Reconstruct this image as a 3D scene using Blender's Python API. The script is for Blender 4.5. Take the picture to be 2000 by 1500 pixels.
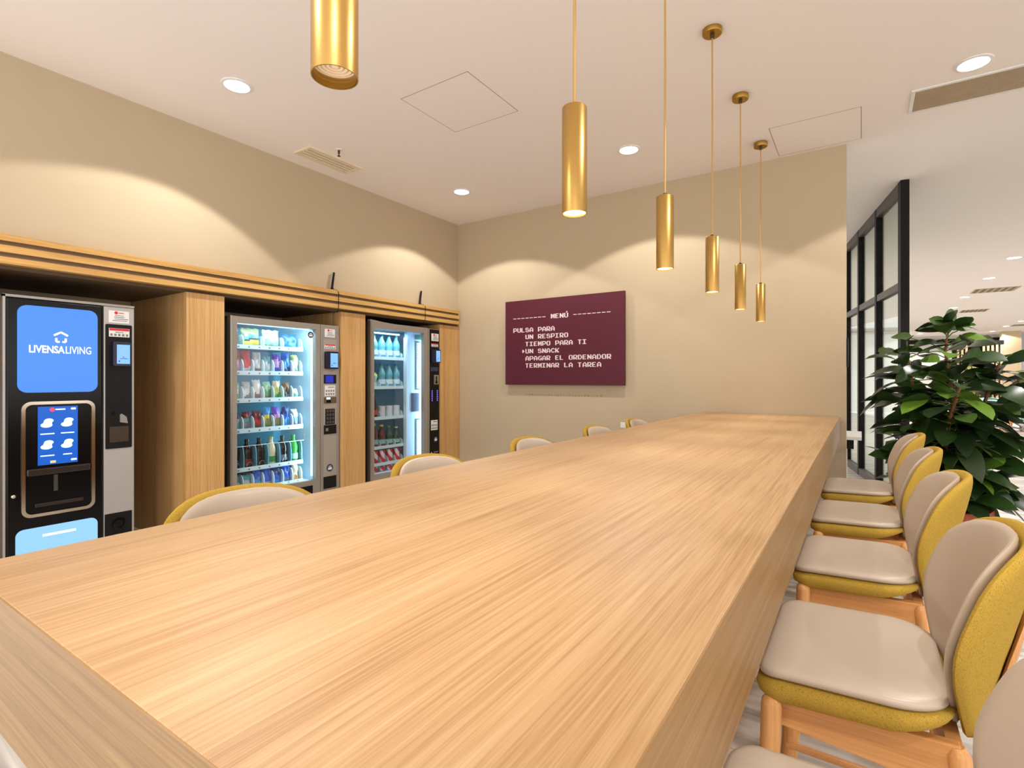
import bpy, bmesh, math, random
from mathutils import Vector, Matrix
random.seed(7)
for o in list(bpy.data.objects):
    bpy.data.objects.remove(o, do_unlink=True)
sc = bpy.context.scene
COL = sc.collection
PI = math.pi

# ------------------------------------------------------------------ camera, world, exposure
CAMZ = 1.27
cam = bpy.data.cameras.new('camera')
cam.sensor_width = 36.0
cam.lens = 36.0 * 1025.6 / 2000.0
cam.shift_y = -10.0 / 2000.0
cam.clip_start = 0.02
co = bpy.data.objects.new('camera', cam)
COL.objects.link(co)
co.location = (0, 0, CAMZ)
co.rotation_euler = (PI / 2, 0, math.radians(33.66))
sc.camera = co
w = bpy.data.worlds.new('world')
sc.world = w
w.use_nodes = True
w.node_tree.nodes['Background'].inputs[0].default_value = (1.0, 0.975, 0.955, 1)
w.node_tree.nodes['Background'].inputs[1].default_value = 2.15
sc.view_settings.view_transform = 'Standard'
sc.view_settings.look = 'None'
sc.view_settings.gamma = 1.0
sc.view_settings.exposure = 0.0
sc.view_settings.use_curve_mapping = False
sc.cycles.use_denoising = True
sc.cycles.max_bounces = 8
sc.cycles.diffuse_bounces = 5
sc.cycles.transparent_max_bounces = 24
sc.cycles.sample_clamp_indirect = 4.0
sc.cycles.caustics_reflective = False
sc.cycles.caustics_refractive = False
LAMP = (1.0, 0.955, 0.905)
SPOT_W = 104.0
PEND_W = 16.0
LOBBY_W = 250.0
BOX_W = 7.5

# ------------------------------------------------------------------ materials
MATS = {}
def lin(c):
    return tuple(((v / 255.0) / 12.92 if v / 255.0 <= 0.04045 else ((v / 255.0 + 0.055) / 1.055) ** 2.4) for v in c) + (1.0,)
def newmat(name):
    m = bpy.data.materials.new(name)
    m.use_nodes = True
    nt = m.node_tree
    return m, nt, nt.nodes['Principled BSDF']
def mat(name, rgb, rough=0.5, metal=0.0, spec=0.5, emit=None, es=1.0, noise=0.0, nscale=30.0, bump=0.0, coat=0.0):
    if name in MATS:
        return MATS[name]
    m, nt, b = newmat(name)
    c = lin(rgb)
    b.inputs['Base Color'].default_value = c
    b.inputs['Roughness'].default_value = rough
    b.inputs['Metallic'].default_value = metal
    b.inputs['Specular IOR Level'].default_value = spec
    if coat:
        b.inputs['Coat Weight'].default_value = coat
        b.inputs['Coat Roughness'].default_value = 0.1
    if emit:
        b.inputs['Emission Color'].default_value = lin(emit)
        b.inputs['Emission Strength'].default_value = es
    if noise or bump:
        tc = nt.nodes.new('ShaderNodeTexCoord')
        n = nt.nodes.new('ShaderNodeTexNoise')
        n.inputs['Scale'].default_value = nscale
        n.inputs['Detail'].default_value = 4
        nt.links.new(tc.outputs['Object'], n.inputs['Vector'])
        if noise:
            r = nt.nodes.new('ShaderNodeMapRange')
            r.inputs[1].default_value = 0.25; r.inputs[2].default_value = 0.75
            r.inputs[3].default_value = 1 - noise; r.inputs[4].default_value = 1 + noise
            mx = nt.nodes.new('ShaderNodeMix'); mx.data_type = 'RGBA'; mx.blend_type = 'MULTIPLY'
            mx.inputs[0].default_value = 1.0
            mx.inputs[6].default_value = c
            nt.links.new(n.outputs[0], r.inputs[0])
            nt.links.new(r.outputs[0], mx.inputs[7])
            nt.links.new(mx.outputs[2], b.inputs['Base Color'])
        if bump:
            bp = nt.nodes.new('ShaderNodeBump')
            bp.inputs['Strength'].default_value = bump
            bp.inputs['Distance'].default_value = 0.002
            nt.links.new(n.outputs[0], bp.inputs['Height'])
            nt.links.new(bp.outputs[0], b.inputs['Normal'])
    MATS[name] = m
    return m

def wood(name, axis, dark, mid, light, rough=0.42, fine=1.0, offset=(0, 0, 0), broad=1.0):
    """long-grained veneer; axis = index of the direction the grain runs in"""
    m, nt, b = newmat(name)
    tc = nt.nodes.new('ShaderNodeTexCoord')
    def layer(scale, stretch, detail, dist=0.0):
        mp = nt.nodes.new('ShaderNodeMapping')
        s = [scale] * 3
        s[axis] = scale * stretch
        mp.inputs['Scale'].default_value = s
        mp.inputs['Location'].default_value = offset
        n = nt.nodes.new('ShaderNodeTexNoise')
        n.inputs['Scale'].default_value = 1.0
        n.inputs['Detail'].default_value = detail
        n.inputs['Roughness'].default_value = 0.55
        n.inputs['Distortion'].default_value = dist
        nt.links.new(tc.outputs['Object'], mp.inputs['Vector'])
        nt.links.new(mp.outputs[0], n.inputs['Vector'])
        return n.outputs[0]
    a = layer(9.0 * broad, 0.035, 2.0, 0.4)
    c = layer(95.0 * fine, 0.014, 3.0)
    d = layer(330.0 * fine, 0.018, 2.0)
    def mth(op, x, y):
        k = nt.nodes.new('ShaderNodeMath'); k.operation = op
        for i, v in enumerate((x, y)):
            if isinstance(v, float): k.inputs[i].default_value = v
            else: nt.links.new(v, k.inputs[i])
        return k.outputs[0]
    s = mth('ADD', mth('MULTIPLY', a, 0.28), mth('ADD', mth('MULTIPLY', c, 0.40), mth('MULTIPLY', d, 0.32)))
    cr = nt.nodes.new('ShaderNodeValToRGB')
    e = cr.color_ramp.elements
    e[0].position = 0.36; e[0].color = lin(dark)
    e[1].position = 0.63; e[1].color = lin(light)
    k = e.new(0.49); k.color = lin(mid)
    nt.links.new(s, cr.inputs[0])
    nt.links.new(cr.outputs[0], b.inputs['Base Color'])
    b.inputs['Roughness'].default_value = rough
    b.inputs['Specular IOR Level'].default_value = 0.4
    bp = nt.nodes.new('ShaderNodeBump')
    bp.inputs['Strength'].default_value = 0.12
    bp.inputs['Distance'].default_value = 0.001
    nt.links.new(d, bp.inputs['Height'])
    nt.links.new(bp.outputs[0], b.inputs['Normal'])
    MATS[name] = m
    return m

def glass(name, tint=(255, 255, 255), clear=0.92, rough=0.0, f=0.06):
    m = bpy.data.materials.new(name); m.use_nodes = True
    nt = m.node_tree
    for n in list(nt.nodes): nt.nodes.remove(n)
    out = nt.nodes.new('ShaderNodeOutputMaterial')
    tr = nt.nodes.new('ShaderNodeBsdfTransparent')
    t = lin(tint)
    tr.inputs[0].default_value = (t[0] * clear, t[1] * clear, t[2] * clear, 1)
    gl = nt.nodes.new('ShaderNodeBsdfGlossy')
    gl.inputs['Roughness'].default_value = rough
    mx = nt.nodes.new('ShaderNodeMixShader')
    fr = nt.nodes.new('ShaderNodeLayerWeight'); fr.inputs[0].default_value = 0.12
    mu = nt.nodes.new('ShaderNodeMath'); mu.operation = 'MULTIPLY_ADD'
    mu.inputs[1].default_value = 0.35; mu.inputs[2].default_value = f
    nt.links.new(fr.outputs['Fresnel'], mu.inputs[0])
    nt.links.new(mu.outputs[0], mx.inputs[0])
    nt.links.new(tr.outputs[0], mx.inputs[1])
    nt.links.new(gl.outputs[0], mx.inputs[2])
    nt.links.new(mx.outputs[0], out.inputs[0])
    MATS[name] = m
    return m

OAK_D, OAK_M, OAK_L = (150, 114, 74), (173, 138, 97), (186, 154, 115)
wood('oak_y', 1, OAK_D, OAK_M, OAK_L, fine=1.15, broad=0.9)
wood('oak_side_shaded', 1, (126, 94, 56), (146, 113, 71), (160, 127, 84))  # tabletop oak darkened: shade on the long sides put into the colour
wood('oak_end_shaded', 0, (126, 94, 56), (146, 113, 71), (160, 127, 84))  # same oak on the near end, its shade painted in as darker tones
wood('oak_z', 2, (176, 128, 72), (200, 156, 98), (214, 174, 120), offset=(3, 1, 0))
wood('oak_beam', 1, (176, 130, 68), (204, 160, 92), (218, 178, 110), offset=(1, 2, 0))
wood('beech_x', 0, (184, 126, 70), (200, 142, 84), (212, 156, 98), rough=0.38, offset=(5, 0, 1), broad=2.0)
wood('beech_z', 2, (186, 128, 72), (202, 144, 86), (214, 160, 100), rough=0.38, offset=(2, 7, 1), broad=2.0)
mat('wall_beige', (193, 176, 148), 0.85, noise=0.015, nscale=4, spec=0.2)
mat('ceiling_white', (244, 236, 230), 0.9, spec=0.15)
mat('paint_white', (230, 229, 226), 0.8, spec=0.2)
mat('groove', (170, 158, 146), 0.9)
mat('niche_dark', (92, 70, 46), 0.7)
mat('brass', (194, 156, 88), 0.34, metal=1.0)
mat('brass_dull', (172, 134, 62), 0.42, metal=1.0)
mat('cord_gold', (196, 156, 92), 0.5, metal=0.35)
mat('black_plastic', (16, 15, 15), 0.5, spec=0.25)
mat('black_gloss', (8, 8, 9), 0.2, spec=0.25)
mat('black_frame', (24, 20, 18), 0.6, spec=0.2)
mat('frame_lit', (74, 66, 58), 0.5, spec=0.3)  # black frame lightened for the rails: light on them put into the colour
mat('steel', (170, 166, 160), 0.35, metal=0.9)
mat('chrome', (215, 205, 190), 0.12, metal=1.0)
mat('machine_grey', (152, 144, 134), 0.45, metal=0.25)
mat('machine_silver', (178, 174, 170), 0.4, metal=0.3)
mat('machine_side', (58, 48, 40), 0.5)
mat('inside_white', (206, 232, 242), 0.6)
mat('inside_teal', (110, 180, 204), 0.6)
mat('sticker_white', (226, 224, 222), 0.6)
mat('sticker_red', (206, 40, 48), 0.6)
mat('sticker_grey', (120, 120, 126), 0.6)
mat('sticker_green', (70, 130, 84), 0.6)
mat('screen_blue', (20, 60, 140), 0.3, emit=(80, 150, 240), es=0.85)
mat('screen_pale', (60, 100, 160), 0.3, emit=(132, 186, 250), es=1.0)
mat('screen_low', (60, 100, 160), 0.3, emit=(150, 204, 252), es=1.0)
mat('screen_lcd', (10, 40, 100), 0.3, emit=(12, 104, 214), es=0.8)
mat('screen_deep', (10, 20, 100), 0.3, emit=(34, 52, 196), es=0.7)
mat('glow_white', (255, 255, 255), 0.4, emit=(255, 255, 255), es=1.1)
mat('glow_icon', (220, 240, 255), 0.4, emit=(190, 226, 250), es=0.9)
mat('glow_red', (220, 60, 80), 0.4, emit=(226, 70, 92), es=0.8)
mat('glow_amber', (230, 170, 90), 0.4, emit=(240, 190, 110), es=0.8)
mat('led_blue', (60, 40, 220), 0.4, emit=(110, 100, 255), es=1.6)
mat('led_tube', (255, 255, 255), 0.4, emit=(186, 232, 255), es=1.3)
mat('lamp_disc', (255, 255, 255), 0.4, emit=(255, 250, 242), es=9.0)
mat('lamp_warm', (255, 240, 215), 0.4, emit=(255, 236, 200), es=5.0)
mat('lamp_lens', (226, 206, 178), 0.25, emit=(226, 200, 164), es=0.35)
mat('lamp_lens_ring', (190, 168, 140), 0.25, emit=(200, 176, 140), es=0.25)
mat('board_maroon', (88, 30, 46), 0.5, spec=0.3)
mat('pixel_white', (232, 214, 214), 0.6)
mat('seat_leather', (186, 170, 152), 0.34, bump=0.05, nscale=300)
mat('terracotta', (168, 80, 56), 0.7, noise=0.05, nscale=14)
mat('soil', (48, 34, 24), 0.95, bump=1.0, nscale=80)
mat('bark', (132, 86, 56), 0.85, noise=0.25, nscale=40, bump=0.5)
mat('sofa_teal', (150, 190, 192), 0.85, noise=0.04, nscale=40)
mat('sofa_wood', (196, 132, 86), 0.5)
mat('curtain', (214, 220, 228), 0.9)
mat('column_beige', (206, 186, 152), 0.85)
mat('shelf_lime', (190, 200, 80), 0.7)
mat('vent_cream', (232, 216, 188), 0.6)
mat('vent_taupe', (176, 154, 122), 0.55)
mat('vent_dark', (120, 100, 74), 0.8)
glass('machine_glass', clear=0.95, f=0.03)
glass('partition_glass', tint=(244, 250, 247), clear=0.97, f=0.03)
mat('bottle_clear', (126, 204, 218), 0.15, spec=0.6)
MATS['bottle_clear'].node_tree.nodes['Principled BSDF'].inputs['Alpha'].default_value = 0.6
mat('bottle_green', (60, 160, 60), 0.15, spec=0.6)
MATS['bottle_green'].node_tree.nodes['Principled BSDF'].inputs['Alpha'].default_value = 0.8

def fabric_yellow():
    m, nt, b = newmat('fabric_yellow')
    tc = nt.nodes.new('ShaderNodeTexCoord')
    hs = []
    for s in ((1400, 260, 260), (260, 1400, 1400)):
        mp = nt.nodes.new('ShaderNodeMapping'); mp.inputs['Scale'].default_value = s
        n = nt.nodes.new('ShaderNodeTexNoise'); n.inputs['Scale'].default_value = 1.0; n.inputs['Detail'].default_value = 1
        nt.links.new(tc.outputs['Object'], mp.inputs[0]); nt.links.new(mp.outputs[0], n.inputs['Vector'])
        hs.append(n.outputs[0])
    a = nt.nodes.new('ShaderNodeMath'); a.operation = 'ADD'; a.use_clamp = False
    nt.links.new(hs[0], a.inputs[0]); nt.links.new(hs[1], a.inputs[1])
    cr = nt.nodes.new('ShaderNodeValToRGB')
    cr.color_ramp.elements[0].position = 0.62; cr.color_ramp.elements[0].color = lin((122, 94, 22))
    cr.color_ramp.elements[1].position = 1.0; cr.color_ramp.elements[1].color = lin((178, 146, 62))
    nt.links.new(a.outputs[0], cr.inputs[0])
    nt.links.new(cr.outputs[0], b.inputs['Base Color'])
    b.inputs['Roughness'].default_value = 0.95
    b.inputs['Specular IOR Level'].default_value = 0.1
    bp = nt.nodes.new('ShaderNodeBump'); bp.inputs['Strength'].default_value = 0.25; bp.inputs['Distance'].default_value = 0.001
    nt.links.new(a.outputs[0], bp.inputs['Height']); nt.links.new(bp.outputs[0], b.inputs['Normal'])
    MATS['fabric_yellow'] = m
fabric_yellow()

def floor_mat():
    m, nt, b = newmat('floor_planks')
    tc = nt.nodes.new('ShaderNodeTexCoord')
    br = nt.nodes.new('ShaderNodeTexBrick')
    br.inputs['Scale'].default_value = 1.0
    br.inputs['Brick Width'].default_value = 1.2
    br.inputs['Row Height'].default_value = 0.24
    br.inputs['Mortar Size'].default_value = 0.0025
    br.inputs['Color1'].default_value = lin((208, 204, 198)); br.inputs['Color2'].default_value = lin((196, 191, 185))
    br.inputs['Mortar'].default_value = lin((168, 162, 156))
    nt.links.new(tc.outputs['Object'], br.inputs['Vector'])
    mp = nt.nodes.new('ShaderNodeMapping'); mp.inputs['Scale'].default_value = (1.2, 14, 1)
    n = nt.nodes.new('ShaderNodeTexNoise'); n.inputs['Scale'].default_value = 1.0; n.inputs['Detail'].default_value = 6; n.inputs['Distortion'].default_value = 0.6
    nt.links.new(tc.outputs['Object'], mp.inputs[0]); nt.links.new(mp.outputs[0], n.inputs['Vector'])
    cr = nt.nodes.new('ShaderNodeValToRGB')
    cr.color_ramp.elements[0].position = 0.36; cr.color_ramp.elements[0].color = lin((178, 173, 166))
    cr.color_ramp.elements[1].position = 0.62; cr.color_ramp.elements[1].color = (1, 1, 1, 1)
    nt.links.new(n.outputs[0], cr.inputs[0])
    mx = nt.nodes.new('ShaderNodeMix'); mx.data_type = 'RGBA'; mx.blend_type = 'MULTIPLY'; mx.inputs[0].default_value = 0.9
    nt.links.new(br.outputs[0], mx.inputs[6]); nt.links.new(cr.outputs[0], mx.inputs[7])
    nt.links.new(mx.outputs[2], b.inputs['Base Color'])
    b.inputs['Roughness'].default_value = 0.38
    MATS['floor_planks'] = m
floor_mat()

def leaf_mat():
    m, nt, b = newmat('leaf_green')
    at = nt.nodes.new('ShaderNodeAttribute'); at.attribute_name = 'tone'
    cr = nt.nodes.new('ShaderNodeValToRGB')
    e = cr.color_ramp.elements
    e[0].position = 0.0; e[0].color = lin((24, 40, 18))
    e[1].position = 1.0; e[1].color = lin((96, 132, 40))
    k = e.new(0.6); k.color = lin((44, 72, 28))
    nt.links.new(at.outputs['Fac'], cr.inputs[0])
    nt.links.new(cr.outputs[0], b.inputs['Base Color'])
    b.inputs['Roughness'].default_value = 0.3
    b.inputs['Specular IOR Level'].default_value = 0.5
    MATS['leaf_green'] = m
leaf_mat()

# ------------------------------------------------------------------ mesh helpers
class MB:
    def __init__(s):
        s.v = []; s.f = []; s.mi = []; s.mats = None; s.tone = None
    def add(s, vs, fs, mi=0):
        n = len(s.v)
        s.v += [tuple(p) for p in vs]
        s.f += [tuple(i + n for i in f) for f in fs]
        s.mi += [mi] * len(fs)
        return s
    def box(s, x0, x1, y0, y1, z0, z1, mi=0):
        x0, x1 = min(x0, x1), max(x0, x1); y0, y1 = min(y0, y1), max(y0, y1); z0, z1 = min(z0, z1), max(z0, z1)
        return s.add([(x0, y0, z0), (x1, y0, z0), (x1, y1, z0), (x0, y1, z0), (x0, y0, z1), (x1, y0, z1), (x1, y1, z1), (x0, y1, z1)],
                     [(0, 3, 2, 1), (4, 5, 6, 7), (0, 1, 5, 4), (1, 2, 6, 5), (2, 3, 7, 6), (3, 0, 4, 7)], mi)
    def lathe(s, prof, cx=0, cy=0, cz=0, n=28, mi=0, cap=True):
        """prof: list of (r, z)"""
        vs, fs = [], []
        for r, z in prof:
            for k in range(n):
                a = 2 * PI * k / n
                vs.append((cx + r * math.cos(a), cy + r * math.sin(a), cz + z))
        for i in range(len(prof) - 1):
            for k in range(n):
                a, b2 = i * n + k, i * n + (k + 1) % n
                fs.append((a, b2, b2 + n, a + n))
        if cap:
            fs.append(tuple(range(n))[::-1])
            fs.append(tuple((len(prof) - 1) * n + k for k in range(n)))
        return s.add(vs, fs, mi)
    def tube(s, pts, r, n=10, mi=0):
        pts = [Vector(p) for p in pts]
        rs = r if isinstance(r, (list, tuple)) else [r] * len(pts)
        vs, fs = [], []
        up = Vector((0.31, 0.17, 0.93))
        for i, p in enumerate(pts):
            t = (pts[min(i + 1, len(pts) - 1)] - pts[max(i - 1, 0)]).normalized()
            a = t.cross(up)
            if a.length < 1e-3: a = t.cross(Vector((1, 0, 0)))
            a.normalize(); b2 = t.cross(a).normalized()
            for k in range(n):
                an = 2 * PI * k / n
                vs.append(p + (a * math.cos(an) + b2 * math.sin(an)) * rs[i])
        for i in range(len(pts) - 1):
            for k in range(n):
                q, q2 = i * n + k, i * n + (k + 1) % n
                fs.append((q, q + n, q2 + n, q2))
        fs.append(tuple(range(n)))
        fs.append(tuple((len(pts) - 1) * n + k for k in range(n))[::-1])
        return s.add(vs, fs, mi)
    def prism(s, poly, fn0, fn1, mi=0):
        """closed outline poly of 2-D points, mapped by fn0 and fn1 to the two end faces"""
        n = len(poly)
        vs = [fn0(p) for p in poly] + [fn1(p) for p in poly]
        fs = [tuple(range(n))[::-1], tuple(range(n, 2 * n))]
        fs += [(i, (i + 1) % n, (i + 1) % n + n, i + n) for i in range(n)]
        return s.add(vs, fs, mi)
    def pillow(s, outline, fmap, h0, h1, rings=7, p=2.6, mi=0, crown=0.0):
        """puffed slab: outline (2-D), from depth h0 to h1 with rounded rim; fmap(u, v, h) -> xyz"""
        n = len(outline)
        cx = sum(q[0] for q in outline) / n; cy = sum(q[1] for q in outline) / n
        vs, fs = [], []
        mid = 0.5 * (h0 + h1); half = 0.5 * (h1 - h0)
        prof = []
        for j in range(rings + 1):
            t = j / rings
            t = math.sin(t * PI / 2)
            prof.append((t, (1 - t ** p) ** (1.0 / p)))
        layers = [(t, mid + half * q + crown * (1 - t * t)) for t, q in prof] + [(t, mid - half * q) for t, q in prof[-2::-1]]
        for t, h in layers[1:-1]:
            for q in outline:
                vs.append(fmap(cx + (q[0] - cx) * t, cy + (q[1] - cy) * t, h))
        m = len(layers) - 2
        vs.append(fmap(cx, cy, layers[0][1])); vs.append(fmap(cx, cy, layers[-1][1]))
        a, z = m * n, m * n + 1
        for k in range(n):
            fs.append((a, k, (k + 1) % n))
            fs.append((z, (m - 1) * n + (k + 1) % n, (m - 1) * n + k))
        for i in range(m - 1):
            for k in range(n):
                fs.append((i * n + k, (i + 1) * n + k, (i + 1) * n + (k + 1) % n, i * n + (k + 1) % n))
        return s.add(vs, fs, mi)

def rrect(x0, x1, y0, y1, r, n=6):
    rs = r if isinstance(r, (list, tuple)) else [r] * 4     # corners: (x1,y1) (x0,y1) (x0,y0) (x1,y0)
    out = []
    for (cx, cy, a0, q) in ((x1, y1, 0, rs[0]), (x0, y1, 90, rs[1]), (x0, y0, 180, rs[2]), (x1, y0, 270, rs[3])):
        sx = -1 if cx == x1 else 1; sy = -1 if cy == y1 else 1
        for k in range(n + 1):
            a = math.radians(a0 + 90.0 * k / n)
            out.append((cx + sx * q + q * math.cos(a), cy + sy * q + q * math.sin(a)))
    return out

def setp(o, label=None, cat=None, group=None, kind=None):
    if label: o['label'] = label
    if cat: o['category'] = cat
    if group: o['group'] = group
    if kind: o['kind'] = kind
    return o
def thing(name, label, cat, loc=(0, 0, 0), rz=0.0, group=None):
    o = bpy.data.objects.new(name, None)
    o.empty_display_size = 0.1
    COL.objects.link(o)
    o.location = loc; o.rotation_euler = (0, 0, rz)
    return setp(o, label, cat, group)
def wofs(o):
    v = Vector((0, 0, 0))
    while o is not None:
        v += o.location; o = o.parent
    return v
def obj(name, mb, m, parent=None, smooth=40, bevel=0.0, world=False, loc=None, label=None, seg=2):
    me = bpy.data.meshes.new(name)
    vs = mb.v
    if world and parent is not None:
        off = wofs(parent)
        vs = [(p[0] - off.x, p[1] - off.y, p[2] - off.z) for p in vs]
    me.from_pydata(vs, [], mb.f)
    ms = m if isinstance(m, (list, tuple)) else [m]
    for k in ms: me.materials.append(MATS[k] if isinstance(k, str) else k)
    if len(ms) > 1: me.polygons.foreach_set('material_index', mb.mi)
    bm = bmesh.new(); bm.from_mesh(me)
    bmesh.ops.recalc_face_normals(bm, faces=bm.faces)
    bm.to_mesh(me); bm.free()
    if mb.tone:
        a = me.attributes.new('tone', 'FLOAT', 'POINT')
        a.data.foreach_set('value', mb.tone)
    if smooth:
        for p in me.polygons: p.use_smooth = True
        me.set_sharp_from_angle(angle=math.radians(smooth))
    me.update()
    o = bpy.data.objects.new(name, me)
    COL.objects.link(o)
    if parent is not None: o.parent = parent
    if loc: o.location = loc
    if bevel:
        b = o.modifiers.new('bevel', 'BEVEL'); b.width = bevel; b.segments = seg; b.limit_method = 'ANGLE'; b.angle_limit = math.radians(50)
    if label: o['label'] = label
    return o
def kids(o):
    return [c for c in bpy.data.objects if c.parent == o]
def dup(root, loc=None, rz=None, label=None, group=None):
    def cp(o, par):
        c = o.copy(); COL.objects.link(c)
        if par is not None: c.parent = par
        for ch in KID.get(o.name, []): cp(ch, c)
        return c
    KID = {}
    for o in bpy.data.objects:
        if o.parent: KID.setdefault(o.parent.name, []).append(o)
    r = cp(root, None)
    if loc: r.location = loc
    if rz is not None: r.rotation_euler = (0, 0, rz)
    if label: r['label'] = label
    if group: r['group'] = group
    return r
def struct(name, mb, m, **k):
    o = obj(name, mb, m, **k); o['kind'] = 'structure'; return o
def spot(name, loc, watt, ang, blend, parent=None, rad=0.04, color=LAMP, rot=(0, 0, 0)):
    l = bpy.data.lights.new(name, 'SPOT')
    l.energy = watt; l.spot_size = math.radians(ang); l.spot_blend = blend; l.shadow_soft_size = rad; l.color = color
    o = bpy.data.objects.new(name, l); COL.objects.link(o)
    if parent is not None:
        o.parent = parent
    o.location = loc; o.rotation_euler = rot
    return o
def area(name, loc, rot, sx, sy, watt, color, parent=None):
    l = bpy.data.lights.new(name, 'AREA'); l.shape = 'RECTANGLE'; l.size = sx; l.size_y = sy; l.energy = watt; l.color = color
    o = bpy.data.objects.new(name, l); COL.objects.link(o)
    if parent is not None: o.parent = parent
    o.location = loc; o.rotation_euler = rot
    return o
def text_mb(body, size, face, at, bold=0.0, depth=0.0015, align='LEFT', space=1.0, fit=None):
    """lettering; face 'x' reads towards +X, face 'y' towards -Y; at = lower left (or centre) on the surface"""
    cu = bpy.data.curves.new('lettering', 'FONT')
    cu.body = body; cu.size = size; cu.offset = bold; cu.align_x = align; cu.space_character = space; cu.resolution_u = 4
    t = bpy.data.objects.new('lettering', cu); COL.objects.link(t)
    dg = bpy.context.evaluated_depsgraph_get()
    me = t.evaluated_get(dg).to_mesh()
    V = [v.co.copy() for v in me.vertices]; F = [tuple(p.vertices) for p in me.polygons]
    t.evaluated_get(dg).to_mesh_clear()
    bpy.data.objects.remove(t); bpy.data.curves.remove(cu)
    if fit:
        x0 = min(v.x for v in V); x1 = max(v.x for v in V); y0 = min(v.y for v in V); y1 = max(v.y for v in V)
        for v in V:
            v.x = (v.x - x0) / (x1 - x0) * fit[0]; v.y = (v.y - y0) / (y1 - y0) * fit[1]
    mb = MB()
    if face == 'x': mb.add([(at[0] + depth, at[1] + v.x, at[2] + v.y) for v in V], F)
    else: mb.add([(at[0] + v.x, at[1] - depth, at[2] + v.y) for v in V], F)
    return mb

# ------------------------------------------------------------------ the room
HC = 3.24
XW = -4.31          # left wall plane
YB = 5.22           # back wall plane
struct('floor', MB().box(-5.4, 11, -0.6, 33, -0.1, 0), 'floor_planks', smooth=0)  # cut short behind the camera so world light brightens the ceiling from below
struct('ceiling', MB().box(-5.4, 12, -3.4, 33, HC, HC + 0.1), 'ceiling_white', smooth=0)
wl = MB()
wl.box(-5.4, XW, -5, YB + 0.12, 1.965, HC)
wl.box(-5.4, -5.28, -5, YB + 0.12, 0, 1.965)
struct('wall_left', wl, ['wall_beige'], smooth=0)
struct('wall_back', MB().box(-5.28, -0.107, YB, YB + 0.11, 0, HC), 'wall_beige', smooth=0)
# far lobby walls
struct('wall_far', MB().box(-8, 1.25, 23.2, 23.4, 0, HC), 'paint_white', smooth=0)
struct('wall_far_end', MB().box(1.25, 14, 31.2, 31.4, 0, HC), 'paint_white', smooth=0)
struct('wall_far_return', MB().box(1.05, 1.25, 23.4, 31.2, 0, HC), 'paint_white', smooth=0)
struct('trim_1', MB().box(-8, 1.25, 23.17, 23.2, 2.98, 3.1), 'groove', smooth=0)
struct('trim_2', MB().box(1.26, 14, 31.12, 31.2, 2.9, 3.1), 'black_frame', smooth=0)

# ------------------------------------------------------------------ vending niche: beam, pillars
XP = -4.285
beam = MB()
zs = [(2.094, 2.132), (2.026, 2.068), (1.958, 1.998)]
for z0, z1 in zs: beam.box(-4.31, -4.245, -2.0, 5.17, z0, z1)
gap = MB()
for z0, z1 in ((2.068, 2.094), (1.998, 2.026)): gap.box(-4.31, -4.256, -2.0, 5.162, z0, z1)
bt = thing('slatted_beam', 'long oak beam of three slats running above the vending machines', 'beam', (-4.28, 1.6, 1.958))
obj('slat', beam, 'oak_beam', bt, world=True, smooth=0)
obj('recess', gap, mat('recess_brown', (104, 78, 50), 0.6), bt, world=True, smooth=0, label='dark recesses between the slats')
obj('soffit_board', MB().box(-5.27, -4.312, -2.0, 5.21, 1.935, 1.963), 'niche_dark', bt, world=True, smooth=0)
pil = [(0.36, 0.80, None), (1.955, 2.243, 'oak veneer pillar between the coffee machine and the snack machine'),
       (3.386, 3.690, 'oak veneer pillar between the snack machine and the drinks machine'),
       (4.845, 5.212, 'oak veneer pillar in the corner against the menu board wall')]
for y0, y1, lb in pil:
    if lb is None:
        lb = 'oak veneer pillar at the left of the coffee machine'
    p = obj('wooden_pillar', MB().box(-5.27, XP, y0, y1, 0, 1.934), 'oak_z', smooth=0)
    setp(p, lb, 'pillar', 'oak pillars of the vending niche')

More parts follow.
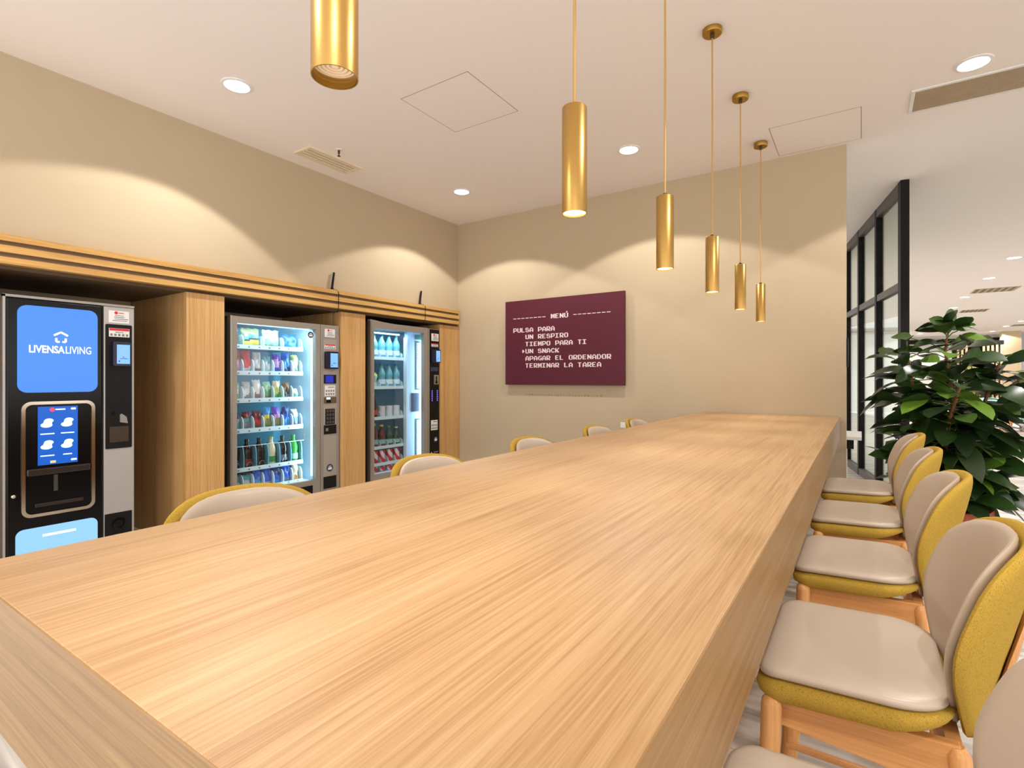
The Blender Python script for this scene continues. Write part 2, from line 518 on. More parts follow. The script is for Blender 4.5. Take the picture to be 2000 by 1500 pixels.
# ------------------------------------------------------------------ sticker helper on a machine front (+X face)
def sticker(parent, x, y0, y1, z0, z1, style=0):
    s = obj('sticker', MB().box(x, x + 0.002, y0, y1, z0, z1), 'sticker_white', parent, world=True, smooth=0)
    w_, h_ = y1 - y0, z1 - z0
    red = MB(); gr = MB()
    xx0, xx1 = x + 0.002, x + 0.0032
    if style == 0:
        red.lathe([(0.09 * w_, 0), (0.09 * w_, 0.001)], 0, 0, 0, 12)
        red.v = [(xx0 + p[2], y0 + 0.36 * w_ + p[0], z1 - 0.17 * h_ + p[1]) for p in red.v]
        red.box(xx0, xx1, y0 + 0.48 * w_, y0 + 0.74 * w_, z1 - 0.20 * h_, z1 - 0.14 * h_)
        for k, (a, b2) in enumerate(((0.3, 0.72), (0.26, 0.76), (0.28, 0.95), (0.18, 0.9))):
            gr.box(xx0, xx1, y0 + a * w_, y0 + b2 * w_, z1 - (0.42 + 0.14 * k) * h_, z1 - (0.37 + 0.14 * k) * h_)
    elif style == 1:
        red.box(xx0, xx1, y0 + 0.02 * w_, y1 - 0.02 * w_, z1 - 0.28 * h_, z1 - 0.02 * h_)
        for k in range(5):
            gr.box(xx0, xx1, y0 + (0.06 + 0.19 * k) * w_, y0 + (0.17 + 0.19 * k) * w_, z0 + 0.1 * h_, z0 + 0.36 * h_)
        gr.box(xx0, xx1, y0 + 0.3 * w_, y0 + 0.7 * w_, z0 + 0.5 * h_, z0 + 0.58 * h_)
    else:
        for r in range(2):
            for k in range(4):
                gr.box(xx0, xx1, y0 + (0.08 + 0.23 * k) * w_, y0 + (0.22 + 0.23 * k) * w_, z0 + (0.1 + 0.3 * r) * h_, z0 + (0.28 + 0.3 * r) * h_)
        gr.box(xx0, xx1, y0 + 0.3 * w_, y1 - 0.1 * w_, z1 - 0.2 * h_, z1 - 0.12 * h_)
    if red.v: obj('red_print', red, 'sticker_red', s, world=True, smooth=0)
    obj('grey_print', gr, 'sticker_grey', s, world=True, smooth=0)
    return s
def badge(parent, x, y, z, r, ring='machine_side'):
    b = MB().lathe([(r, 0), (r, 0.002)], n=24)
    b.v = [(x + p[2], y + p[0], z + p[1]) for p in b.v]
    o = obj('round_badge', b, mat('badge_navy', (40, 52, 84), 0.5), parent, world=True, smooth=0)
    m2 = MB().box(x + 0.002, x + 0.003, y - 0.6 * r, y + 0.6 * r, z - 0.5 * r, z + 0.12 * r)
    m2.box(x + 0.002, x + 0.003, y - 0.42 * r, y + 0.42 * r, z + 0.3 * r, z + 0.5 * r)
    obj('badge_print', m2, 'sticker_white', o, world=True, smooth=0)
def card_reader(parent, x, y0, y1, z0, z1, sy0, sy1, sz0, sz1):
    pr = rrect(y0, y1, z0, z1, 0.012)
    r = obj('card_reader', MB().prism(pr, lambda p: (x, p[0], p[1]), lambda p: (x + 0.03, p[0], p[1])), mat('reader_navy', (16, 20, 44), 0.3), parent, world=True, smooth=30)
    s = obj('reader_screen', MB().box(x + 0.03, x + 0.0315, sy0, sy1, sz0, sz1), 'screen_pale', r, world=True, smooth=0)
    g = MB().box(x + 0.0316, x + 0.032, sy0 + 0.25 * (sy1 - sy0), sy1 - 0.2 * (sy1 - sy0), sz0 + 0.26 * (sz1 - sz0), sz0 + 0.29 * (sz1 - sz0))
    g.box(x + 0.0316, x + 0.032, sy0 + 0.42 * (sy1 - sy0), sy1 - 0.42 * (sy1 - sy0), sz0 + 0.33 * (sz1 - sz0), sz0 + 0.36 * (sz1 - sz0))
    g.box(x + 0.0316, x + 0.032, sy0 + 0.12 * (sy1 - sy0), sy0 + 0.24 * (sy1 - sy0), sz0 + 0.1 * (sz1 - sz0), sz0 + 0.17 * (sz1 - sz0))
    s['label'] = 'lit pale blue screen'
    obj('screen_icon', g, 'screen_deep', r, world=True, smooth=0)
    return r
def plate(y0, y1, z0, z1, x0, x1, r):
    return MB().prism(rrect(y0, y1, z0, z1, r), lambda p: (x0, p[0], p[1]), lambda p: (x1, p[0], p[1]))

# ------------------------------------------------------------------ coffee machine
XF = -4.36
cm = thing('coffee_machine', 'black coffee vending machine with big blue lit panel, left in the niche', 'vending machine', (-4.75, 1.29, 0))
obj('cabinet', MB().box(-5.15, XF - 0.03, 0.943, 1.639, 0.06, 1.79), 'machine_silver', cm, world=True, smooth=0, bevel=0.006)
obj('plinth', MB().box(-5.1, XF - 0.07, 0.97, 1.61, 0.0, 0.06), 'black_plastic', cm, world=True, smooth=0)
door = obj('door', MB().box(XF - 0.03, XF, 0.957, 1.452, 0.07, 1.775), 'black_gloss', cm, world=True, smooth=0, bevel=0.01)
obj('side_trim', MB().box(XF - 0.03, XF + 0.003, 0.943, 0.955, 0.07, 1.79), 'machine_silver', cm, world=True, smooth=0)
obj('top_trim', MB().box(XF - 0.03, XF + 0.003, 0.943, 1.639, 1.777, 1.792), 'machine_silver', cm, world=True, smooth=0)
# big panel
pn = obj('light_panel', plate(1.009, 1.420, 1.183, 1.733, XF + 0.001, XF + 0.006, 0.05), 'screen_blue', door, world=True, smooth=30, label='backlit blue advertising panel')
obj('lettering', text_mb('LIVENSA', 0.0665, 'x', (XF + 0.006, 1.064, 1.436), bold=0.0012, fit=(0.177, 0.048)), 'glow_white', door, world=True, smooth=0)
obj('lettering', text_mb('LIVING', 0.0665, 'x', (XF + 0.006, 1.247, 1.436), fit=(0.136, 0.048)), 'glow_white', door, world=True, smooth=0)
ic = MB()
yc = 1.222
def strip(pts, wd):
    for (a, b2) in zip(pts[:-1], pts[1:]):
        d = Vector((b2[0] - a[0], b2[1] - a[1])).normalized(); n_ = Vector((-d.y, d.x)) * wd / 2
        q = [(a[0] + n_.x, a[1] + n_.y), (a[0] - n_.x, a[1] - n_.y), (b2[0] - n_.x, b2[1] - n_.y), (b2[0] + n_.x, b2[1] + n_.y)]
        ic.add([(XF + 0.0078, yc + p[0], p[1]) for p in q], [(0, 1, 2, 3)])
strip([(-0.036, 1.552), (0.0, 1.574), (0.036, 1.552)], 0.011)
strip([(-0.024, 1.535), (-0.024, 1.511), (-0.007, 1.511)], 0.011)
strip([(0.024, 1.535), (0.024, 1.511), (0.007, 1.511)], 0.011)
obj('house_logo', ic, 'glow_white', door, world=True, smooth=0)
# lower panel
obj('lower_light_panel', plate(1.001, 1.420, 0.10, 0.326, XF + 0.001, XF + 0.006, 0.04), 'screen_low', door, world=True, smooth=30, label='backlit pale blue lower panel')
obj('lower_logo', MB().box(XF + 0.006, XF + 0.0075, 1.13, 1.30, 0.262, 0.276), 'glow_white', door, world=True, smooth=0)
# delivery bay with chrome ring
ro = rrect(1.025, 1.405, 0.394, 1.127, 0.05, 8)
ri = rrect(1.047, 1.383, 0.416, 1.105, 0.034, 8)
rg = MB()
n = len(ro)
rg.add([(XF, p[0], p[1]) for p in ro] + [(XF + 0.014, p[0] * 0.94 + q[0] * 0.06, p[1] * 0.94 + q[1] * 0.06) for p, q in zip(ro, ri)]
       + [(XF + 0.014, q[0] * 0.94 + p[0] * 0.06, q[1] * 0.94 + p[1] * 0.06) for p, q in zip(ro, ri)] + [(XF, q[0], q[1]) for q in ri],
       [(a * n + k, a * n + (k + 1) % n, (a + 1) * n + (k + 1) % n, (a + 1) * n + k) for a in range(3) for k in range(n)])
obj('chrome_ring', rg, 'chrome', door, world=True, smooth=60)
obj('bay_window', MB().prism(ri, lambda p: (XF + 0.0005, p[0], p[1]), lambda p: (XF + 0.002, p[0], p[1])), 'black_gloss', door, world=True, smooth=0)
lcd = obj('touch_screen', MB().box(XF + 0.002, XF + 0.005, 1.107, 1.311, 0.718, 1.092), 'screen_lcd', door, world=True, smooth=0, label='lit blue drinks menu screen')
for (yy, zz, k) in ((1.155, 0.985, 0), (1.258, 0.985, 0), (1.155, 0.845, 0), (1.258, 0.845, 1)):
    cup = MB()
    for (dy, dz, ry, rz_) in ((-0.006, -0.012, 0.030, 0.016), (0.006, 0.016, 0.024, 0.014), (0.0, 0.002, 0.022, 0.022)):
        e = [(XF + 0.0062, yy + dy + ry * math.cos(a * PI / 9), zz + dz + rz_ * math.sin(a * PI / 9)) for a in range(18)]
        cup.add(e, [tuple(range(18))])
        e = [(q[0] + 0.0001 * (1 + len(cup.f)), q[1], q[2]) for q in e]
    obj('cup_icon', cup, 'glow_icon', lcd, world=True, smooth=0)
    obj('menu_line', MB().box(XF + 0.005, XF + 0.0062, yy - 0.036 + 0.012 * k, yy + 0.034 - 0.012 * k, zz - 0.072, zz - 0.065), 'glow_icon', lcd, world=True, smooth=0)
for a, b2, c, d in ((1.195, 1.245, 1.068, 1.076), (1.275, 1.30, 1.068, 1.08), (1.275, 1.305, 0.732, 0.744)):
    obj('menu_line', MB().box(XF + 0.005, XF + 0.0062, a, b2, c, d), 'glow_icon', lcd, world=True, smooth=0)
lg = MB().lathe([(0.013, 0), (0.013, 0.001)], n=14); lg.v = [(XF + 0.0055 + q[2], 1.178 + q[0], 1.071 + q[1]) for q in lg.v]
obj('red_logo', lg, 'glow_red', lcd, world=True, smooth=0)
obj('price_tag', MB().box(XF + 0.005, XF + 0.0062, 1.168, 1.196, 0.727, 0.742), 'glow_amber', lcd, world=True, smooth=0)
bay = MB().box(XF + 0.002, XF + 0.018, 1.05, 1.38, 0.655, 0.70)
obj('spout_hood', bay, mat('bay_trim', (40, 34, 30), 0.25), door, world=True, smooth=0, bevel=0.008)
obj('nozzle', MB().box(XF + 0.002, XF + 0.012, 1.185, 1.205, 0.545, 0.65), mat('bay_metal', (84, 82, 80), 0.3, metal=0.6), door, world=True, smooth=0)
obj('drip_tray', MB().box(XF + 0.002, XF + 0.016, 1.09, 1.34, 0.455, 0.478), mat('bay_trim', (40, 34, 30), 0.25), door, world=True, smooth=0, bevel=0.004)
kn = MB().lathe([(0.011, 0), (0.011, 0.012), (0.006, 0.016)], n=16); kn.v = [(XF + q[2], 0.99 + q[0], 0.543 + q[1]) for q in kn.v]
obj('lock', kn, 'chrome', door, world=True)
# payment column
obj('payment_column', MB().box(XF - 0.03, XF, 1.458, 1.639, 0.07, 1.775), 'machine_silver', cm, world=True, smooth=0, bevel=0.003)
pay = obj('payment_panel', plate(1.466, 1.624, 0.782, 1.652, XF, XF + 0.004, 0.008), 'black_plastic', cm, world=True, smooth=0)
sticker(cm, XF, 1.485, 1.607, 1.664, 1.748, 0)
sticker(pay, XF + 0.004, 1.485, 1.608, 1.565, 1.625, 1)
card_reader(pay, XF + 0.004, 1.500, 1.607, 1.360, 1.530, 1.522, 1.600, 1.376, 1.510)
obj('coin_funnel', MB().prism([(1.548, 0.965), (1.596, 0.955), (1.588, 1.0), (1.56, 1.024), (1.548, 1.02)], lambda p: (XF + 0.004, p[0], p[1]), lambda p: (XF + 0.014, p[0], p[1])), 'steel', pay, world=True, smooth=0)
bn = MB().lathe([(0.011, 0), (0.010, 0.008)], n=16); bn.v = [(XF + 0.004 + q[2], 1.514 + q[0], 1.03 + q[1]) for q in bn.v]
obj('return_button', bn, 'black_gloss', pay, world=True)
obj('return_flap', plate(1.488, 1.602, 0.826, 0.936, XF + 0.004, XF + 0.009, 0.006), mat('flap_smoke', (62, 50, 40), 0.25), pay, world=True, smooth=0)
gp = obj('base_panel', MB().box(XF, XF + 0.003, 1.462, 1.624, 0.12, 0.33), 'black_plastic', cm, world=True, smooth=0)
kb = MB().lathe([(0.040, 0), (0.040, 0.012), (0.028, 0.014), (0.026, 0.006)], n=24); kb.v = [(XF + 0.003 + q[2], 1.545 + q[0], 0.252 + q[1]) for q in kb.v]
obj('dial', kb, 'black_gloss', gp, world=True)

# ------------------------------------------------------------------ goods
def packet(name, w_, h_, t_, mats, label, cat, group, loc, split=(0.5,), tilt=0.12, seed=0):
    """crimped foil bag facing +X: width along Y"""
    rnd = random.Random(seed)
    NU, NV = 10, 12
    mb = MB()
    ph = [rnd.uniform(0, 6.28) for _ in range(4)]
    for side in (1, -1):
        vs, fs, mi = [], [], []
        for j in range(NV + 1):
            v = j / NV
            for i in range(NU + 1):
                u = -1 + 2 * i / NU
                e = max(0.0, min(1.0, (v - 0.05) / 0.16)) * max(0.0, min(1.0, (0.95 - v) / 0.16))
                e = math.sqrt(e)
                th = t_ * 0.5 * e * math.sqrt(max(0.0, 1 - abs(u) ** 3))
                th *= 1 + 0.22 * math.sin(5 * u + 7 * v + ph[0]) + 0.16 * math.sin(11 * v - 6 * u + ph[1])
                yy = u * w_ * 0.5 * (1 - 0.05 * math.sin(PI * v)) + 0.004 * math.sin(9 * v + ph[2])
                zz = v * h_ + (0.004 * math.sin(8 * u + ph[3]) if v > 0.9 else 0)
                vs.append((side * th + tilt * zz * -0.6, yy, zz))
        for j in range(NV):
            for i in range(NU):
                a = j * (NU + 1) + i
                fs.append((a, a + 1, a + NU + 2, a + NU + 1))
                vv = (j + 0.5) / NV + 0.08 * math.sin(3.0 * (i / NU) + ph[0])
                k = sum(1 for s_ in split if vv > s_)
                mi.append(min(k, len(mats) - 1))
        nbase = len(mb.v)
        mb.v += vs; mb.f += [tuple(q + nbase for q in f) for f in fs]; mb.mi += mi
    o = obj(name, mb, mats, smooth=75, loc=loc)
    return setp(o, label, cat, group)
def foil(rgb):
    return mat('foil_%d_%d_%d' % rgb, rgb, 0.32, spec=0.6)
for_color = {'teal': (96, 170, 176), 'silver': (190, 198, 204), 'red': (206, 44, 54), 'pink': (206, 150, 186), 'white': (228, 232, 232), 'brown': (120, 84, 60),
             'green': (60, 150, 80), 'lime': (196, 216, 120), 'yellow': (226, 206, 72), 'blue': (36, 92, 200), 'navy': (36, 60, 120), 'purple': (112, 70, 190),
             'lilac': (196, 156, 220), 'grey': (120, 132, 146), 'olive': (132, 140, 96), 'kraft': (190, 174, 150), 'dark': (44, 52, 56), 'orange': (214, 142, 82),
             'sky': (70, 150, 220), 'cream': (228, 218, 186), 'maroon': (120, 40, 48), 'mint': (150, 206, 176)}
def F(n): return foil(for_color[n])
ORD = ['first', 'second', 'third', 'fourth', 'fifth', 'sixth', 'seventh']

def bottle(name, r, h, body_mat, cap_mat, label_mat, label, cat, group, loc, liquid=None):
    t = thing(name, label, cat, loc, 0, group)
    obj('body', MB().lathe([(r * 0.9, 0), (r, 0.012), (r, h * 0.34), (r * 0.88, h * 0.40), (r, h * 0.46), (r, h * 0.58), (r * 0.8, h * 0.70), (r * 0.42, h * 0.84), (r * 0.38, h * 0.92)], n=18), body_mat, t, smooth=60)
    obj('cap', MB().lathe([(r * 0.46, h * 0.92), (r * 0.46, h * 0.995), (r * 0.4, h)], n=16), cap_mat, t)
    if label_mat: obj('paper_label', MB().lathe([(r * 1.02, h * 0.14), (r * 1.02, h * 0.34)], n=18, cap=False), label_mat, t)
    return t
# ------------------------------------------------------------------ glass fronted machine shell
def cabinet_shell(root, xf, y0, y1, z1, gy0, gy1, gz0, gz1, xb, grey):
    s = MB()
    s.box(-5.15, xb - 0.02, y0, y1, 0.06, z1)                # back
    s.box(xb - 0.02, xf - 0.05, y0, gy0 - 0.012, 0.06, z1)   # left cheek
    s.box(xb - 0.02, xf - 0.05, gy1 + 0.012, y1, 0.06, z1)   # right cheek
    s.box(xb - 0.02, xf - 0.05, gy0 - 0.012, gy1 + 0.012, gz1 + 0.012, z1)
    s.box(xb - 0.02, xf - 0.05, gy0 - 0.012, gy1 + 0.012, 0.06, gz0 - 0.012)
    obj('cabinet', s, 'machine_side', root, world=True, smooth=0)
    i = MB()
    a, b2, c, d = gy0 - 0.012, gy1 + 0.012, gz0 - 0.012, gz1 + 0.012
    i.add([(xb, a, c), (xb, b2, c), (xb, b2, d), (xb, a, d)], [(0, 1, 2, 3)], 1)
    i.add([(xb, a, c), (xf - 0.05, a, c), (xf - 0.05, a, d), (xb, a, d)], [(0, 1, 2, 3)], 0)
    i.add([(xb, b2 - 0.001, c), (xf - 0.05, b2 - 0.001, c), (xf - 0.05, b2 - 0.001, d), (xb, b2 - 0.001, d)], [(0, 1, 2, 3)], 0)
    i.add([(xb, a, d - 0.001), (xf - 0.05, a, d - 0.001), (xf - 0.05, b2, d - 0.001), (xb, b2, d - 0.001)], [(0, 1, 2, 3)], 0)
    i.add([(xb, a, c + 0.001), (xf - 0.05, a, c + 0.001), (xf - 0.05, b2, c + 0.001), (xb, b2, c + 0.001)], [(0, 1, 2, 3)], 0)
    obj('inner_lining', i, ['inside_white', 'inside_teal'], root, world=True, smooth=0)
    obj('plinth', MB().box(-5.1, xf - 0.1, y0 + 0.03, y1 - 0.03, 0, 0.06), 'black_plastic', root, world=True, smooth=0)

# ------------------------------------------------------------------ snack machine
XS = -4.30
sm = thing('snack_machine', 'grey glass-fronted snack vending machine in the middle of the niche', 'vending machine', (-4.72, 2.84, 0))
GY0, GY1, GZ0, GZ1 = 2.355, 3.108, 0.318, 1.738
cabinet_shell(sm, XS, 2.300, 3.376, 1.790, GY0, GY1, GZ0, GZ1, -4.88, 'machine_grey')
dr = MB()
dr.box(XS - 0.048, XS, 2.300, GY0, 0.08, 1.79); dr.box(XS - 0.048, XS, GY1, 3.155, 0.08, 1.79)
dr.box(XS - 0.048, XS, GY0, GY1, GZ1, 1.79); dr.box(XS - 0.048, XS, GY0, GY1, 0.08, GZ0)
df = obj('door_frame', dr, 'machine_grey', sm, world=True, smooth=0)
obj('edge_strip', MB().box(XS - 0.046, XS + 0.004, 2.297, 2.312, 0.08, 1.792), 'steel', df, world=True, smooth=0)
obj('glass_pane', MB().box(XS - 0.022, XS - 0.016, GY0 - 0.001, GY1 + 0.001, GZ0 - 0.001, GZ1 + 0.001), 'machine_glass', sm, world=True, smooth=0)
obj('delivery_flap', MB().box(XS, XS + 0.006, 2.42, 3.07, 0.13, 0.27), 'black_gloss', sm, world=True, smooth=0)
obj('led_strip', MB().box(XS - 0.065, XS - 0.052, GY1 - 0.012, GY1 + 0.004, GZ0 + 0.03, GZ1 - 0.03), 'led_tube', sm, world=True, smooth=0)
obj('led_strip', MB().box(XS - 0.065, XS - 0.052, GY0 + 0.02, GY1 - 0.03, GZ1 - 0.006, GZ1 + 0.006), 'led_tube', sm, world=True, smooth=0)
off = wofs(sm)
area('interior_lamp', (XS - 0.06 - off.x, 2.74 - off.y, GZ1 - 0.01), (math.radians(0), math.radians(25), 0), 0.03, 0.7, BOX_W * 0.45, (0.55, 0.86, 1.0), sm)
area('interior_lamp', (XS - 0.055 - off.x, GY1 - 0.03 - off.y, 1.03), (math.radians(90), 0, math.radians(158)), 0.03, 1.35, BOX_W, (0.55, 0.86, 1.0), sm)
badge(df, XS - 0.0155, 3.062, 1.685, 0.03)
col = obj('payment_column', MB().box(XS - 0.048, XS, 3.160, 3.376, 0.08, 1.79), 'machine_grey', sm, world=True, smooth=0, bevel=0.003)
pp = obj('payment_panel', MB().box(XS, XS + 0.003, 3.190, 3.340, 0.20, 1.655), mat('panel_grey', (160, 150, 140), 0.5), sm, world=True, smooth=0)
sticker(sm, XS, 3.205, 3.323, 1.674, 1.753, 0)
X3 = XS + 0.003
sticker(pp, X3, 3.200, 3.328, 1.561, 1.605, 1)
card_reader(pp, X3, 3.199, 3.341, 1.366, 1.535, 3.248, 3.333, 1.382, 1.518)
bs = obj('display', MB().box(X3, X3 + 0.003, 3.194, 3.335, 1.225, 1.310), 'black_plastic', pp, world=True, smooth=0)
obj('display_screen', MB().box(X3 + 0.003, X3 + 0.005, 3.212, 3.300, 1.232, 1.303), 'screen_deep', bs, world=True, smooth=0, label='lit deep blue display')
sticker(pp, X3, 3.205, 3.323, 1.104, 1.206, 2)
cs = obj('coin_slot', MB().box(X3, X3 + 0.004, 3.194, 3.335, 1.034, 1.093), mat('slot_brown', (92, 76, 56), 0.5), pp, world=True, smooth=0)
obj('coin_light', MB().box(X3 + 0.004, X3 + 0.008, 3.222, 3.262, 1.072, 1.090), 'glow_white', cs, world=True, smooth=0)
obj('coin_mouth', MB().box(X3 + 0.004, X3 + 0.010, 3.222, 3.268, 1.040, 1.066), 'black_gloss', cs, world=True, smooth=0)
kp = obj('keypad', MB().box(X3, X3 + 0.004, 3.211, 3.318, 0.829, 0.980), 'black_plastic', pp, world=True, smooth=0)
for r in range(4):
    for k in range(3):
        obj('key', MB().box(X3 + 0.004, X3 + 0.007, 3.221 + 0.032 * k, 3.244 + 0.032 * k, 0.838 + 0.036 * r, 0.864 + 0.036 * r), mat('key_grey', (70, 66, 62), 0.5), kp, world=True, smooth=0)
sl = obj('note_slot', MB().box(X3, X3 + 0.005, 3.194, 3.335, 0.737, 0.823), 'black_plastic', pp, world=True, smooth=0)
obj('note_lamp', MB().box(X3 + 0.005, X3 + 0.007, 3.212, 3.240, 0.765, 0.795), 'steel', sl, world=True, smooth=0)
badge(pp, X3, 3.262, 0.408, 0.036)
obj('return_cup', MB().box(X3, X3 + 0.005, 3.190, 3.335, 0.212, 0.327), 'black_plastic', pp, world=True, smooth=0)
for zz in (1.62, 1.0, 0.55):
    h_ = MB().lathe([(0.008, 0), (0.008, 0.003)], n=12); h_.v = [(XS - 0.12 + q[0], 2.300 - q[2], zz + q[1]) for q in h_.v]
    obj('side_screw', h_, 'steel', sm, world=True)
# shelves
XT = -4.42
shelf_z = [(1.531, 1.566), (1.303, 1.340), (1.064, 1.102), (0.802, 0.842), (0.470, 0.506), (0.296, 0.326)]
pitch = 0.0945
fin_poly = [(0, 0), (0, 0.07), (-0.014, 0.108), (-0.034, 0.122), (-0.34, 0.122), (-0.34, 0)]
for si, (z0, z1) in enumerate(shelf_z):
    sh = MB()
    sh.box(XT - 0.44, XT - 0.006, 2.347, 3.052, z0, z0 + 0.010)
    sh.box(XT - 0.006, XT, 2.347, 3.054, z0, z1)
    so = obj('shelf', sh, 'inside_white', sm, world=True, smooth=0)
    for k in range(7):
        yk = 3.045 - pitch * (6.5 - k)
        obj('price_tag', MB().box(XT, XT + 0.001, yk - 0.006, yk + 0.008, z0 + 0.010, z0 + 0.022), 'sticker_grey', so, world=True, smooth=0)
    if si == 4: edges = [3.048 - 0.1125 * k for k in range(7)]
    elif si == 0: edges = [3.048 - 2 * pitch * k for k in range(4)]
    else: edges = [3.048 - pitch * k for k in range(8)]
    for yk in edges:
        if yk < 2.35: continue
        hh = 0.20 if si == 4 else (0.13 if si else 0.11)
        pl = [(XT - 0.008 + px * (1.0 if si != 4 else 0.6), z0 + 0.010 + pz * hh / 0.122) for px, pz in fin_poly]
        fb = MB().prism(pl, lambda p, yk=yk: (p[0], yk - 0.0045, p[1]), lambda p, yk=yk: (p[0], yk + 0.0045, p[1]))
        obj('divider', fb, 'inside_white' if si != 4 else mat('divider_smoke', (110, 170, 190), 0.2), so, world=True, smooth=0)
obj('guard_rail', MB().tube([(XT + 0.012, 2.36, 0.69), (XT + 0.012, 3.05, 0.69), (XT + 0.012, 3.05, 0.765)], 0.0035, 8), 'steel', sm, world=True)
SH = ['top shelf', 'second shelf', 'third shelf', 'fourth shelf', 'bottle shelf', 'bottom shelf']
def put(si, k, n_, w_, h_, t_, cols, words, split=(0.5,), kind='snack_packet', cat='snack packet', n_slots=7):
    step = pitch * 7 / n_slots
    yk = 3.048 - step * (n_slots - k - 0.5)
    if k in (0, 6): w_ *= 0.85; yk += 0.004 if k == 0 else -0.002
    packet(kind, w_, h_ * (1.13 if si in (1, 2, 3) and h_ < 0.19 else 1.0), t_, [F(c) for c in cols],
           '%s, %s from left on the snack machine %s' % (words, ORD[n_], SH[si]), cat, 'goods in the snack machine',
           (XT - 0.05, yk, shelf_z[si][0] + 0.0115), split, seed=si * 20 + k)
# top shelf : wide bags
for n_, (c, wd, sp, yk, w_) in enumerate(((('green', 'mint', 'lime'), 'bright green crisp bag', (0.4, 0.7), 2.41, 0.09), (('dark', 'yellow', 'dark', 'sky', 'olive'), 'dark crisp bag with yellow print', (0.08, 0.34, 0.46, 0.62), 2.575, 0.165),
                                  (('olive', 'mint', 'kraft'), 'kraft and olive crisp bag', (0.22, 0.5), 2.765, 0.16), (('navy', 'sky', 'blue'), 'blue crisp bag', (0.12, 0.5), 2.953, 0.15))):
    packet('crisp_bag', w_, 0.145 if n_ == 3 else 0.172, 0.06, [F(q) for q in c], '%s, %s from left on the snack machine top shelf' % (wd, ORD[n_]), 'crisp bag', 'goods in the snack machine',
           (XT - 0.06, yk, shelf_z[0][0] + 0.0115), sp, seed=n_ + 300)
S2 = [(('lilac', 'pink', 'red'), 'red-topped pink snack bag', 0.185), (('silver', 'red', 'red'), 'red and silver snack bag', 0.18), (('brown', 'silver', 'silver'), 'silver snack bag with brown foot', 0.17),
      (('mint', 'silver', 'teal'), 'pale teal snack bag', 0.14), (('blue', 'lilac', 'purple'), 'blue and lilac snack bag', 0.16), (('navy', 'sky', 'blue'), 'bright blue snack bag', 0.175), (('mint', 'white', 'lime'), 'white and mint snack bag', 0.16)]
for k, (c, wd, h_) in enumerate(S2): put(1, k, k, 0.078, h_, 0.05, c, wd, (0.3, 0.68))
S3 = [(('teal', 'white', 'mint'), 'white and teal bar packet', 0.14), (('grey', 'white', 'silver'), 'white bar packet with grey foot', 0.15), (('brown', 'white', 'white'), 'tall white bar packet with brown foot', 0.165),
      (('brown', 'green', 'mint'), 'green and brown nut packet', 0.15), (('green', 'lime', 'cream'), 'cream and lime nut packet', 0.155), (('grey', 'dark', 'brown'), 'dark grey biscuit packet', 0.14), (('green', 'teal', 'white'), 'flat teal biscuit packet', 0.09)]
for k, (c, wd, h_) in enumerate(S3): put(2, k, k, 0.074, h_, 0.045, c, wd, (0.3, 0.62))
S4 = [(('teal', 'silver', 'dark'), 'silver biscuit packet with dark top', 0.15), (('grey', 'teal', 'maroon'), 'teal biscuit packet with maroon top', 0.15), (('brown', 'red', 'maroon'), 'red and brown biscuit packet', 0.15),
      (('olive', 'yellow', 'sky'), 'yellow and sky blue biscuit packet', 0.20), (('olive', 'lilac', 'purple'), 'purple biscuit packet', 0.20), (('sky', 'blue', 'navy'), 'royal blue biscuit packet', 0.20), (('grey', 'sky', 'silver'), 'grey blue biscuit packet', 0.15)]
for k, (c, wd, h_) in enumerate(S4): put(3, k, k, 0.076, h_, 0.045, c, wd, (0.42, 0.62))
S6 = [(('white', 'mint', 'teal'), 'white and teal carton pack', 0.11, 0.072), (('white', 'silver', 'teal'), 'white wrapped sandwich pack', 0.11, 0.072), (('teal', 'sky', 'blue'), 'wide sky blue bag', 0.16, 0.070), (('silver', 'blue', 'blue'), 'blue bag with silver foot', 0.14, 0.074),
      (('sky', 'blue', 'navy'), 'navy-topped blue bag', 0.15, 0.074), (('grey', 'blue', 'blue'), 'deep blue bag', 0.15, 0.075), (('orange', 'cream', 'cream'), 'cream packet with orange foot', 0.15, 0.07)]
for k, (c, wd, h_, w_) in enumerate(S6): put(5, k, k, w_, min(0.158, h_ * 1.12), 0.055, c, wd, (0.3, 0.6))
# bottle shelf
dk = mat('bottle_dark', (30, 22, 24), 0.12, spec=0.6)
bl = [('dark cola bottle', dk, F('dark'), F('navy')), ('dark red-labelled cola bottle', dk, F('dark'), F('maroon')), ('black soft drink bottle', dk, F('dark'), None),
      ('cream bottle with green foot', F('cream'), F('lime'), F('green')), ('black bottle with white dots', dk, F('dark'), F('grey')), ('green bottle with a white cone mark', 'bottle_green', F('green'), F('mint'))]
for k, (wd, bm_, cm_, lm) in enumerate(bl):
    yk = 3.048 - 0.1125 * (5.5 - k)
    bottle('drink_bottle', 0.042, 0.262, bm_, cm_, lm, '%s, %s from left on the snack machine bottle shelf' % (wd, ORD[k]), 'bottle', 'goods in the snack machine', (XT - 0.065, yk, shelf_z[4][0] + 0.0115))
    if k < 3 or k == 4:
        pts = [(XT - 0.015, yk + 0.03 * math.cos(a * PI / 10), shelf_z[4][0] + 0.03 + 0.045 * math.sin(a * PI / 10)) for a in range(1, 10)]
        obj('spiral', MB().tube(pts, 0.0025, 6), 'steel', sm, world=True)

